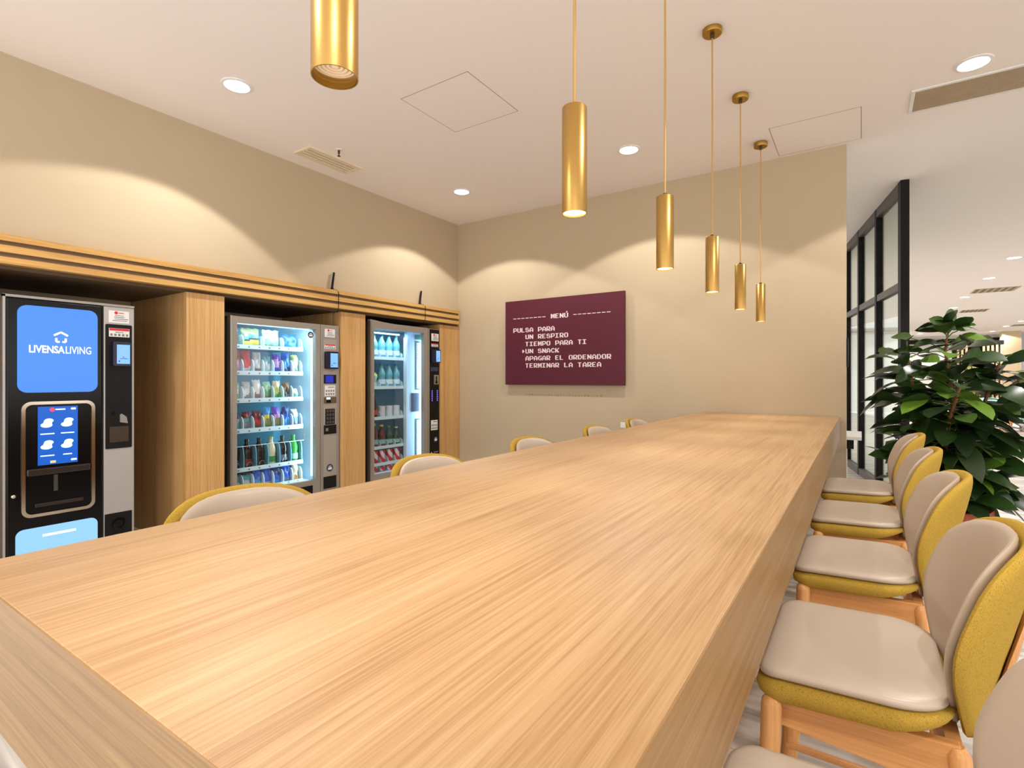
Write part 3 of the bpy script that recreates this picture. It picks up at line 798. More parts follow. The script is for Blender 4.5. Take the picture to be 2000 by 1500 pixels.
# ------------------------------------------------------------------ drinks machine
XD = -4.28
dm = thing('drinks_machine', 'grey glass-fronted drinks vending machine nearest the menu board', 'vending machine', (-4.70, 4.28, 0))
DY0, DY1, DZ0, DZ1 = 3.806, 4.562, 0.25, 1.806
cabinet_shell(dm, XD, 3.752, 4.828, 1.872, DY0, 4.665, DZ0, DZ1, -4.88, 'machine_grey')
dd = MB()
dd.box(XD - 0.048, XD, 3.752, DY0, 0.08, 1.872); dd.box(XD - 0.048, XD, DY1, 4.630, 0.08, 1.872)
dd.box(XD - 0.048, XD, DY0, DY1, DZ1, 1.872); dd.box(XD - 0.048, XD, DY0, DY1, 0.08, DZ0)
df2 = obj('door_frame', dd, 'machine_grey', dm, world=True, smooth=0)
obj('edge_strip', MB().box(XD - 0.046, XD + 0.006, 3.748, 3.764, 0.08, 1.880), 'steel', df2, world=True, smooth=0)
cr_ = MB()
cr_.prism([(3.752, 1.872), (4.10, 1.872), (3.93, 1.880), (3.80, 1.892), (3.752, 1.895)], lambda p: (XD - 0.048, p[0], p[1]), lambda p: (XD, p[0], p[1]))
obj('top_cap', cr_, 'machine_grey', df2, world=True, smooth=0)
obj('glass_pane', MB().box(XD - 0.022, XD - 0.016, DY0 - 0.001, DY1 + 0.001, DZ0 - 0.001, DZ1 + 0.001), 'machine_glass', dm, world=True, smooth=0)
obj('led_tube', MB().tube([(-4.40, 3.84, 1.772), (-4.40, 4.28, 1.772)], 0.009, 10), 'led_tube', dm, world=True)
off = wofs(dm)
area('interior_lamp', (-4.345 - off.x, 4.10 - off.y, 1.78), (0, math.radians(20), 0), 0.03, 0.5, BOX_W * 0.5, (0.52, 0.80, 1.0), dm)
area('interior_lamp', (-4.345 - off.x, 4.655 - off.y, 1.03), (math.radians(90), 0, math.radians(150)), 0.03, 1.4, BOX_W * 1.0, (0.52, 0.80, 1.0), dm)
lift = obj('lift_column', MB().box(-4.43, -4.39, 4.392, 4.672, DZ0, DZ1 + 0.01), mat('lift_blue', (176, 212, 244), 0.5), dm, world=True, smooth=0)
obj('column_post', MB().box(-4.42, -4.375, 4.368, 4.392, DZ0, DZ1 - 0.06), 'inside_white', dm, world=True, smooth=0)
for z0, z1 in ((1.14, 1.72), (0.30, 0.80)):
    vs_ = obj('vent_strip', MB().box(-4.39, -4.386, 4.528, 4.618, z0, z1), mat('vent_shadow', (60, 84, 104), 0.6), lift, world=True, smooth=0)
    sl_ = MB()
    nz = int((z1 - z0 - 0.03) / 0.018)
    for k in range(nz): sl_.box(-4.386, -4.382, 4.545, 4.614, z0 + 0.02 + k * 0.018, z0 + 0.031 + k * 0.018)
    obj('vent_slat', sl_, 'inside_white', vs_, world=True, smooth=0)
obj('green_tag', MB().box(-4.386, -4.380, 4.522, 4.630, 1.735, 1.79), mat('tag_green', (60, 110, 100), 0.5), lift, world=True, smooth=0)
obj('lift_window', MB().box(-4.39, -4.384, 4.462, 4.598, 0.885, 1.102), mat('window_dark', (58, 78, 98), 0.2), lift, world=True, smooth=0)
pc2 = obj('payment_column', MB().box(XD - 0.048, XD, 4.636, 4.828, 0.08, 1.868), 'machine_grey', dm, world=True, smooth=0)
pk = obj('payment_panel', MB().box(XD, XD + 0.004, 4.658, 4.822, 0.30, 1.862), 'black_gloss', dm, world=True, smooth=0)
X4 = XD + 0.004
sticker(pk, X4, 4.684, 4.810, 1.724, 1.814, 0)
sticker(pk, X4, 4.684, 4.803, 1.655, 1.694, 1)
card_reader(pk, X4, 4.675, 4.818, 1.462, 1.622, 4.738, 4.808, 1.476, 1.608)
obj('display', MB().box(X4, X4 + 0.003, 4.668, 4.800, 1.364, 1.410), mat('display_navy', (40, 50, 90), 0.25), pk, world=True, smooth=0)
bv = obj('note_slot', MB().box(X4, X4 + 0.006, 4.728, 4.810, 1.204, 1.318), 'steel', pk, world=True, smooth=0)
obj('slot_mouth', MB().prism([(4.745, 1.215), (4.79, 1.215), (4.775, 1.26), (4.778, 1.30), (4.757, 1.30), (4.76, 1.26)], lambda p: (X4 + 0.006, p[0], p[1]), lambda p: (X4 + 0.009, p[0], p[1])), 'black_gloss', bv, world=True, smooth=0)
for yy in (4.696, 4.788):
    for k in range(6):
        obj('led', MB().box(X4, X4 + 0.003, yy - 0.006, yy + 0.006, 1.004 + 0.023 * k, 1.018 + 0.023 * k), 'led_blue', pk, world=True, smooth=0)
sticker(pk, X4, 4.677, 4.793, 0.656, 0.775, 2)
badge(pk, X4, 4.76, 0.542, 0.034)
obj('coin_mark', MB().box(X4, X4 + 0.003, 4.68, 4.692, 0.382, 0.396), 'sticker_white', pk, world=True, smooth=0)
obj('maker_mark', MB().box(X4, X4 + 0.003, 4.725, 4.80, 0.384, 0.396), 'sticker_grey', pk, world=True, smooth=0)
dshelf = [1.490, 1.165, 0.826, 0.502, 0.318, 0.15]
DSN = ['top shelf', 'second shelf down', 'third shelf down', 'fourth shelf down', 'upper can shelf', 'lower can shelf']
for si, z0 in enumerate(dshelf):
    if si == 5: z0 = 0.252 - 0.012 + 0.0
    sh = MB(); sh.box(-4.86, -4.428, 3.798, 4.372, z0, z0 + 0.010)
    if si < 5: sh.box(-4.428, -4.42, 3.798, 4.372, z0 - 0.008, z0 + 0.026)
    if si == 5: continue
    so = obj('shelf', sh, 'inside_white', dm, world=True, smooth=0)
    for k in range(5):
        yk = 4.362 - 0.11 * k
        fb = MB().prism([(-4.43, z0 + 0.010), (-4.43, z0 + 0.06), (-4.46, z0 + 0.085), (-4.80, z0 + 0.085), (-4.80, z0 + 0.010)], lambda p, yk=yk: (p[0], yk - 0.003, p[1]), lambda p, yk=yk: (p[0], yk + 0.003, p[1]))
        obj('divider', fb, 'inside_white', so, world=True, smooth=0)
DSLOT = [3.973, 4.083, 4.193, 4.303]
G2 = 'drinks in the drinks machine'
teal_cap = mat('cap_teal', (30, 140, 160), 0.4)
wl_ = mat('water_label', (206, 236, 240), 0.5)
for k in range(4):
    bottle('water_bottle', 0.044, 0.262, 'bottle_clear', teal_cap, wl_, 'clear water bottle, %s from left on the top shelf of the drinks machine' % ORD[k], 'bottle', G2, (-4.475, DSLOT[k], dshelf[0] + 0.0115))
packet('juice_carton', 0.07, 0.165, 0.055, [F('white'), F('mint'), F('lime')], 'white and lime juice carton on the second shelf of the drinks machine', 'carton', G2, (-4.475, DSLOT[0], dshelf[1] + 0.0115), (0.3, 0.7), tilt=0.0, seed=501)
for k in range(1, 4):
    bottle('water_bottle', 0.044, 0.262, 'bottle_clear', teal_cap, wl_, 'clear water bottle, %s from the right on the drinks machine second shelf' % ORD[3 - k], 'bottle', G2, (-4.475, DSLOT[k], dshelf[1] + 0.0115))
red_lab = mat('cola_label', (190, 30, 40), 0.5)
bottle('cola_bottle', 0.038, 0.262, dk, F('dark'), red_lab, 'front cola bottle with red label on the drinks machine third shelf', 'bottle', G2, (-4.475, DSLOT[0], dshelf[2] + 0.0115))
bottle('cola_bottle', 0.038, 0.262, dk, F('dark'), red_lab, 'rear cola bottle behind the front one on the drinks machine third shelf', 'bottle', G2, (-4.565, DSLOT[0], dshelf[2] + 0.0115))
for k in range(1, 4):
    setp(obj('cup_holder', MB().lathe([(0.040, 0), (0.043, 0.13), (0.041, 0.13), (0.038, 0.004)], n=18), mat('holder_white', (206, 216, 226), 0.4), loc=(-4.475, DSLOT[k], dshelf[2] + 0.0115)),
         'empty white bottle holder, %s from the right on the drinks machine third shelf' % ORD[3 - k], 'holder', G2)
ycap = mat('cap_lime', (200, 214, 60), 0.4)
dred = mat('bottle_berry', (84, 30, 44), 0.15, spec=0.6)
dgrn = mat('bottle_forest', (30, 74, 66), 0.15, spec=0.6)
lab = mat('label_mint', (130, 190, 186), 0.5)
for k, (bm_, cm_, wd) in enumerate(((dred, ycap, 'berry-red bottle with lime cap'), (dred, ycap, 'berry-red bottle with lime cap'), (dgrn, mat('cap_green', (90, 150, 60), 0.4), 'dark green bottle with green cap'), (dgrn, F('silver'), 'short dark green bottle with silver cap'))):
    bottle('soft_drink_bottle', 0.044, 0.262 - 0.018 * k, bm_, cm_, lab, '%s, %s from left on the drinks machine fourth shelf' % (wd, ORD[k]), 'bottle', G2, (-4.475, DSLOT[k], dshelf[3] + 0.0115))
def can_mat():
    m, nt, b = newmat('can_print')
    tc = nt.nodes.new('ShaderNodeTexCoord')
    wv = nt.nodes.new('ShaderNodeTexWave'); wv.wave_type = 'BANDS'; wv.bands_direction = 'DIAGONAL'
    wv.inputs['Scale'].default_value = 5.0; wv.inputs['Distortion'].default_value = 2.0
    cr = nt.nodes.new('ShaderNodeValToRGB'); cr.color_ramp.interpolation = 'CONSTANT'
    cr.color_ramp.elements[0].color = lin((222, 224, 232)); cr.color_ramp.elements[1].position = 0.55; cr.color_ramp.elements[1].color = lin((206, 40, 70))
    nt.links.new(tc.outputs['Object'], wv.inputs['Vector']); nt.links.new(wv.outputs[0], cr.inputs[0]); nt.links.new(cr.outputs[0], b.inputs['Base Color'])
    b.inputs['Roughness'].default_value = 0.35; b.inputs['Metallic'].default_value = 0.3
    MATS['can_print'] = m
can_mat()
for si, z0 in ((4, dshelf[4] + 0.0115), (5, 0.2405)):
    for k in range(4):
        if si == 5: z0 = 0.2395
        h_ = 0.15 if si == 4 else 0.066
        t = thing('drink_can', 'red and white drink can, %s from left on the drinks machine %s' % (ORD[k], DSN[si]), 'can', (-4.475, DSLOT[k], z0), 0, G2)
        obj('can_body', MB().lathe([(0.034, 0), (0.042, 0.006), (0.042, h_ - 0.012), (0.034, h_ - 0.002)], n=20), 'can_print', t, smooth=50)
        obj('can_lid', MB().lathe([(0.034, h_ - 0.002), (0.032, h_)], n=20), 'steel', t)

# ------------------------------------------------------------------ antennas on the beam
def antenna(px_y, h_, label):
    t = thing('antenna', label, 'antenna', (-4.285, px_y, 2.132), 0, 'antennas on the oak beam')
    obj('base', MB().lathe([(0.020, 0), (0.018, 0.008), (0.011, 0.03)], n=16), 'black_plastic', t)
    obj('rod', MB().tube([(0, 0.0, 0.025), (0, 0.004, 0.06), (0, 0.022, h_)], [0.010, 0.011, 0.010], 10), 'black_plastic', t)
    obj('cable', MB().tube([(0.01, 0.015, 0.006), (0.030, 0.03, 0.004), (0.046, 0.042, -0.02), (0.045, 0.042, -0.17), (0.02, 0.045, -0.2), (-0.04, 0.045, -0.215), (-0.05, 0.05, -0.335 if px_y < 4 else -0.25)], 0.003, 6), 'black_plastic', t)
antenna(3.28, 0.175, 'taller black antenna on the oak beam above the snack machine')
antenna(4.50, 0.165, 'black antenna on the oak beam above the drinks machine')

# ------------------------------------------------------------------ menu board
GL = {'M': ['1100011', '1110111', '1110111', '1111111', '1101011', '1101011', '1100011'], 'E': ['1111110', '1100000', '1100000', '1111100', '1100000', '1100000', '1111110'],
      'N': ['1100011', '1110011', '1111011', '1111111', '1101111', '1100111', '1100011'], 'U': ['1100011', '1100011', '1100011', '1100011', '1100011', '1100011', '0111110'],
      'P': ['1111110', '1100011', '1100011', '1100011', '1111110', '1100000', '1100000'], 'L': ['1100000', '1100000', '1100000', '1100000', '1100000', '1100000', '1111110'],
      'S': ['0111100', '1100110', '1100000', '0111110', '0000011', '1100011', '0111110'], 'A': ['0011100', '0110110', '1100011', '1100011', '1111111', '1100011', '1100011'],
      'R': ['1111110', '1100011', '1100011', '1100111', '1111100', '1101110', '1100111'], 'I': ['1111110', '0011000', '0011000', '0011000', '0011000', '0011000', '1111110'],
      'O': ['0111110', '1100011', '1100011', '1100011', '1100011', '1100011', '0111110'], 'T': ['1111110', '0011000', '0011000', '0011000', '0011000', '0011000', '0011000'],
      'C': ['0011110', '0110011', '1100000', '1100000', '1100000', '0110011', '0011110'], 'K': ['1100011', '1100110', '1101100', '1111000', '1111100', '1101110', '1100111'],
      'G': ['0011111', '0110000', '1100000', '1100111', '1100011', '0110011', '0011111'], 'D': ['1111100', '1100110', '1100011', '1100011', '1100011', '1100110', '1111100'],
      '-': ['0000000', '0000000', '0000000', '1111110', '0000000', '0000000', '0000000'], '>': ['0000000', '0011000', '0011100', '0011110', '0011100', '0011000', '0000000']}
BX0, BX1, BZ0, BZ1 = -3.533, -2.043, 1.201, 2.184
YF = 5.165
mbd = thing('menu_board', 'maroon menu board with white pixel lettering on the beige back wall', 'sign', (-2.79, 5.19, 1.201))
obj('panel', MB().box(BX0, BX1, YF, YF + 0.035, BZ0, BZ1), 'board_maroon', mbd, world=True, smooth=0)
obj('wall_batten', MB().box(BX0 + 0.1, BX1 - 0.1, YF + 0.035, YB - 0.001, BZ0 + 0.12, BZ1 - 0.12), 'groove', mbd, world=True, smooth=0)
CW = 0.0563; PXW = CW / 8.0; PXH = 0.0505 / 7
rows = [('-------- MENU --------', 0, 1.950), ('PULSA PARA', 0, 1.812), ('UN RESPIRO', 3, 1.731), ('TIEMPO PARA TI', 3, 1.648), ('>UN SNACK', 2, 1.565), ('APAGAR EL ORDENADOR', 3, 1.482), ('TERMINAR LA TAREA', 3, 1.399)]
for txt, c0, zb in rows:
    mb = MB()
    for ci, ch in enumerate(txt + ' '):
        if ch == ' ' or ch == '>' and False:
            if mb.v: obj('lettering', mb, 'pixel_white', mbd, world=True, smooth=0)
            mb = MB(); continue
        g = GL[ch]
        for r in range(7):
            k = 0
            while k < 7:
                if g[r][k] == '1':
                    e = k
                    while e < 7 and g[r][e] == '1': e += 1
                    x0 = -3.42 + (c0 + ci) * CW + k * PXW; x1 = -3.42 + (c0 + ci) * CW + e * PXW
                    zt = zb + (7 - r) * PXH
                    mb.box(x0, x1, YF - 0.0015, YF, zt - PXH, zt)
                    k = e
                else: k += 1
        if ch == 'U' and zb == 1.950:
            x0 = -3.42 + ci * CW
            mb.box(x0 + 4 * PXW, x0 + 6 * PXW, YF - 0.0015, YF, zb + 8.6 * PXH, zb + 9.6 * PXH)
            mb.box(x0 + 3 * PXW, x0 + 5 * PXW, YF - 0.0015, YF, zb + 7.6 * PXH, zb + 8.6 * PXH)
# old glue marks under the board, socket, wall reader
gm = MB()
rnd = random.Random(3)
for k in range(26):
    x = -3.27 + 0.94 * k / 25
    a, b2 = rnd.uniform(0.004, 0.02), rnd.uniform(0.004, 0.014)
    gm.add([(x + a * math.cos(q * PI / 4) * rnd.uniform(0.6, 1.2), YB - 0.0008, 1.085 + rnd.uniform(-0.008, 0.008) + b2 * math.sin(q * PI / 4) * rnd.uniform(0.6, 1.2)) for q in range(8)], [tuple(range(8))])
setp(obj('glue_mark', gm, mat('glue_stain', (172, 150, 112), 0.8), smooth=0), 'faint row of glue marks on the wall under the menu board', 'wall mark')
so = thing('wall_socket', 'white double socket low on the back wall behind the table', 'socket', (-2.05, YB, 0.784))
obj('plate', MB().box(-2.105, -1.995, YB - 0.012, YB, 0.755, 0.815), 'paint_white', so, world=True, smooth=0, bevel=0.003)
obj('insert', MB().box(-2.092, -2.008, YB - 0.016, YB - 0.012, 0.764, 0.806), 'paint_white', so, world=True, smooth=0)
wr = thing('wall_reader', 'slim black access reader on the end of the beige wall', 'card reader', (-0.107, 5.27, 1.37))
obj('housing', MB().box(-0.107, -0.094, 5.228, 5.322, 1.37, 1.615), 'black_plastic', wr, world=True, smooth=0, bevel=0.003)
obj('face_panel', MB().box(-0.094, -0.0925, 5.24, 5.31, 1.45, 1.60), 'black_gloss', wr, world=True, smooth=0)

# ------------------------------------------------------------------ ceiling fittings
def downlight(x, y, label, watt, group, ang=122, r=0.075, tilt=0.0):
    t = thing('downlight', label, 'downlight', (x, y, HC), 0, group)
    obj('trim_ring', MB().lathe([(r + 0.022, 0), (r + 0.020, -0.006), (r + 0.004, -0.009), (r, -0.004), (r, 0)], n=32, cap=False), 'paint_white', t, smooth=50)
    obj('lens', MB().lathe([(r, -0.001), (r, -0.004)], n=32), 'lamp_disc', t, smooth=0)
    if watt: spot('lamp', (0, 0, -0.012), watt, ang, 0.10, t, 0.045, rot=(tilt, 0, 0))
    return t
GR = 'round recessed downlights'
rd = {(-3.49, 1.91): 'bright round downlight in the ceiling in front of the coffee machine', (-3.50, 4.30): 'round downlight in the ceiling corner above the drinks machine',
      (-1.665, 4.31): 'round downlight in the ceiling above the menu board wall, between the pendants', (0.58, 4.32): 'round downlight right beside the long ceiling grille'}
for (x, y), lb in rd.items(): downlight(x, y, lb, SPOT_W, GR, 118 if y < 3 else 122, tilt=-0.14 if y < 3 else 0.0)
for x, y in ((-3.49, -0.49), (-1.665, 1.91), (-1.665, -0.49), (0.58, 1.91), (0.58, -0.49), (2.8, 4.31), (2.8, 1.91), (2.8, -0.49)):
    if (x, y) == (-1.665, 1.91): continue
    spot('ceiling_lamp', (x, y, HC - 0.012), SPOT_W, 116, 0.10, None, 0.045)
LB = [(2.06, 11.61, 'largest and nearest downlight in the lobby ceiling'), (2.07, 13.7, 'second nearest downlight in the lobby ceiling row'), (2.07, 16.55, 'lobby downlight just above and right of the top leaf'), (2.11, 18.87, 'small lobby downlight beside the top leaf of the rubber plant'),
      (2.28, 21.75, 'small lobby downlight left of the top leaf of the rubber plant'), (4.53, 24.5, 'rightmost far lobby downlight'), (4.49, 26.56, 'middle of the three far lobby downlights'), (4.5, 29.1, 'far lobby downlight above the slatted screen'), (2.12, 29.0, 'farthest lobby downlight, over the dark beam')]
for i, (x, y, lb) in enumerate(LB): downlight(x, y, lb, LOBBY_W, 'round downlights in the lobby', 150, 0.09)
for (x, y) in ((4.5, 8.5), (5.0, 13.0), (6.5, 19.0), (-1.5, 13.0), (-2.0, 18.5)):
    spot('lobby_lamp', (x, y, HC - 0.02), LOBBY_W, 150, 0.2, None, 0.08)

def hatch(x0, x1, y0, y1, label):
    t = thing('access_hatch', label, 'ceiling hatch', ((x0 + x1) / 2, (y0 + y1) / 2, HC), 0, 'square access hatches in the ceiling')
    obj('door', MB().box(x0 + 0.006, x1 - 0.006, y0 + 0.006, y1 - 0.006, HC - 0.0015, HC), 'ceiling_white', t, world=True, smooth=0)
    g = MB()
    g.box(x0, x1, y0, y0 + 0.005, HC - 0.001, HC); g.box(x0, x1, y1 - 0.005, y1, HC - 0.001, HC)
    g.box(x0, x0 + 0.005, y0, y1, HC - 0.001, HC); g.box(x1 - 0.005, x1, y0, y1, HC - 0.001, HC)
    obj('seam', g, 'groove', t, world=True, smooth=0)
hatch(-2.70, -2.10, 2.64, 3.24, 'square access hatch in the ceiling left of the pendants')
hatch(-0.61, 0.0, 4.56, 5.17, 'square access hatch in the ceiling at the end of the beige wall')
# long grille
V = thing('ceiling_grille', 'long taupe air grille in the ceiling beside the right downlight', 'air vent', (1.2, 4.69, HC))
gx0, gx1, gy0, gy1 = 0.285, 2.2, 4.505, 4.875
fr_ = MB()
fr_.box(gx0, gx1, gy0, gy0 + 0.022, HC - 0.008, HC); fr_.box(gx0, gx1, gy1 - 0.022, gy1, HC - 0.008, HC)
fr_.box(gx0, gx0 + 0.022, gy0 + 0.022, gy1 - 0.022, HC - 0.008, HC); fr_.box(gx1 - 0.022, gx1, gy0 + 0.022, gy1 - 0.022, HC - 0.008, HC)
obj('frame', fr_, 'paint_white', V, world=True, smooth=0)
obj('duct', MB().box(gx0 + 0.02, gx1 - 0.02, gy0 + 0.02, gy1 - 0.02, HC - 0.001, HC), 'vent_dark', V, world=True, smooth=0)
bl_ = MB()
for k in range(17):
    yy = gy0 + 0.024 + k * 0.0192
    bl_.box(gx0 + 0.022, gx1 - 0.022, yy, yy + 0.0135, HC - 0.006, HC - 0.002)
obj('blade', bl_, 'vent_taupe', V, world=True, smooth=0)
V2 = thing('ceiling_vent', 'cream slotted air vent in the ceiling along the left wall', 'air vent', (-3.99, 3.02, HC))
v0, v1, w0, w1 = -4.108, -3.878, 2.745, 3.302
fr_ = MB()
fr_.box(v0, v0 + 0.025, w0, w1, HC - 0.012, HC); fr_.box(v1 - 0.025, v1, w0, w1, HC - 0.012, HC)
fr_.box(v0 + 0.025, v1 - 0.025, w0, w0 + 0.025, HC - 0.012, HC); fr_.box(v0 + 0.025, v1 - 0.025, w1 - 0.025, w1, HC - 0.012, HC)
obj('frame', fr_, 'vent_cream', V2, world=True, smooth=0)
bl_ = MB()
for k in range(4): bl_.box(v0 + 0.03 + 0.045 * k, v0 + 0.062 + 0.045 * k, w0 + 0.025, w1 - 0.025, HC - 0.008, HC - 0.003)
obj('blade', bl_, 'vent_cream', V2, world=True, smooth=0)
obj('duct', MB().box(v0 + 0.02, v1 - 0.02, w0 + 0.02, w1 - 0.02, HC - 0.001, HC), 'vent_taupe', V2, world=True, smooth=0)
sp_ = thing('sprinkler', 'small dark sprinkler head hanging from the ceiling beside the cream vent', 'sprinkler', (-3.737, 2.93, HC))
obj('rosette', MB().lathe([(0.028, 0), (0.026, -0.004), (0.010, -0.006)], n=20), 'ceiling_white', sp_)
obj('stem', MB().lathe([(0.009, -0.008), (0.009, -0.035), (0.004, -0.04), (0.004, -0.055)], n=12), mat('sprinkler_brown', (60, 30, 24), 0.4), sp_)
obj('deflector', MB().lathe([(0.014, -0.055), (0.014, -0.058)], n=16), mat('sprinkler_brown', (60, 30, 24), 0.4), sp_)
for (x, y, L_, lb) in ((2.45, 15.6, 0.75, 'larger brown slot vent in the lobby ceiling'), (2.7, 20.06, 0.6, 'narrow brown slot vent farther back in the lobby ceiling'), (4.9, 26.3, 0.6, 'far brown slot vent beside the far downlights')):
    t = thing('slot_vent', lb, 'air vent', (x, y, HC), 0, 'slot vents in the lobby ceiling')
    obj('frame', MB().box(-L_ / 2, L_ / 2, -0.35, 0.35, -0.006, 0), 'vent_taupe', t, smooth=0)
    b_ = MB()
    for k in range(6): b_.box(-L_ / 2 + 0.03 + k * L_ / 6.3, -L_ / 2 + 0.03 + k * L_ / 6.3 + 0.06, -0.3, 0.3, -0.009, -0.006)
    obj('slot', b_, 'vent_dark', t, smooth=0)
sd = thing('smoke_detector', 'grey smoke detector on the lobby ceiling', 'smoke detector', (3.0, 23.2, HC))
obj('body', MB().lathe([(0.12, 0), (0.11, -0.05), (0.06, -0.09)], n=20), 'sticker_grey', sd)

# ------------------------------------------------------------------ pendants
PXC = -0.7015
py = [0.542, 1.384, 2.236, 3.091, 3.915, 4.795]
ZB = 1.752
def pendant():
    t = thing('pendant_lamp', 'x', 'pendant lamp', (PXC, py[0], ZB), 0, 'brass tube pendants over the table')
    r, h_ = 0.0365, 0.312
    sh = obj('shade', MB().lathe([(r - 0.003, 0.02), (r - 0.002, 0.0), (r, 0.0), (r, h_ - 0.003), (r - 0.003, h_), (0.004, h_)], n=40, cap=False), 'brass', t, smooth=50)
    obj('inner_sleeve', MB().lathe([(r - 0.0025, 0.0005), (r - 0.0025, 0.06)], n=40, cap=False), 'brass_dull', t)
    lb_ = obj('bulb', MB().lathe([(r - 0.003, 0.005), (r - 0.003, 0.011)], n=32), 'lamp_warm', t)
    obj('cord_grip', MB().lathe([(0.010, h_), (0.009, h_ + 0.012)], n=16), mat('grip_dark', (70, 48, 20), 0.4), t)
    obj('cord', MB().tube([(0, 0, h_ + 0.01), (0.001, 0.001, 0.9), (0, 0, HC - ZB - 0.03)], 0.0045, 8), 'cord_gold', t)
    cn = obj('canopy', MB().lathe([(0.052, HC - ZB), (0.053, HC - ZB - 0.03), (0.050, HC - ZB - 0.034), (0.012, HC - ZB - 0.034)], n=36), 'brass_dull', t, smooth=50)
    obj('cord_outlet', MB().lathe([(0.012, HC - ZB - 0.036), (0.010, HC - ZB - 0.056)], n=14), mat('grip_dark', (70, 48, 20), 0.4), cn)
    spot('lamp', (0, 0, 0.003), PEND_W, 70, 0.7, t, 0.025)
    return t
PL = ['nearest and largest brass tube pendant, cut by the top of the frame', 'second brass tube pendant from the camera, its mouth glowing', 'third brass tube pendant from the camera, its canopy out of frame',
      'fourth brass tube pendant, under the largest visible canopy', 'fifth brass tube pendant, last but one before the beige wall', 'farthest and smallest brass tube pendant, nearest the beige wall']
pend = pendant()
pend['label'] = PL[0]
for i in range(1, 6):
    dup(pend, (PXC, py[i], ZB + (0, 0.002, -0.012, 0.006, -0.001, -0.004)[i]), None, PL[i])
# the nearest bulb shows its faceted lens
for ch in kids(pend):
    if ch.name.split('.')[0] == 'bulb':
        ch.data = ch.data.copy(); ch.data.transform(Matrix.Translation((0, 0, 0.013))); ch.data.materials.clear(); ch.data.materials.append(MATS['lamp_lens'])
        rr = MB()
        for k in range(4): rr.lathe([(0.006 + 0.007 * k, 0.0165), (0.009 + 0.007 * k, 0.018)], n=28, cap=False)
        obj('lens_ring', rr, 'lamp_lens_ring', ch, smooth=0)

# ------------------------------------------------------------------ the long table
TX0, TX1, TY0, TY1, TZ0, TZ1 = -1.272, -0.1525, 0.222, 5.205, 0.757, 0.952
tb = thing('high_table', 'long thick oak high table running to the beige back wall', 'table', (-0.71, 2.7, 0))
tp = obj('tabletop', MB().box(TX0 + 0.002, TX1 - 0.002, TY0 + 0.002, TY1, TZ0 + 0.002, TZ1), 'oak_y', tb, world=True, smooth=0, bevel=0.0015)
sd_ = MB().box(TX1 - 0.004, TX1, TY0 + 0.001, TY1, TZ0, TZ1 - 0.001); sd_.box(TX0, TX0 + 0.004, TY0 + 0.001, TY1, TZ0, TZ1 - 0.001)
obj('side_apron', sd_, 'oak_side_shaded', tb, world=True, smooth=0)
obj('end_apron', MB().box(TX0, TX1, TY0, TY0 + 0.004, TZ0, TZ1 - 0.001), 'oak_end_shaded', tb, world=True, smooth=0)
bs_ = MB().box(-0.78, -0.47, 0.75, 4.9, 0, TZ0 + 0.002)
obj('base', bs_, mat('base_dark', (90, 66, 38), 0.7), tb, world=True, smooth=0)
for sx, x0 in ((1, -0.47), (-1, -0.80)):
    ft = MB()
    k = 0
    yy = 0.78
    while yy < 4.88:
        ft.box(x0, x0 + 0.02, yy, yy + 0.026, 0, TZ0 + 0.001); yy += 0.045
    f_ = obj('slat_cladding', ft, 'oak_z', tb, world=True, smooth=0, label='vertical oak slats on dark ground')
ft = MB(); xx = -0.77
while xx < -0.48:
    ft.box(xx, xx + 0.026, 0.73, 0.75, 0, TZ0 + 0.001); xx += 0.045
obj('slat_cladding', ft, 'oak_z', tb, world=True, smooth=0)

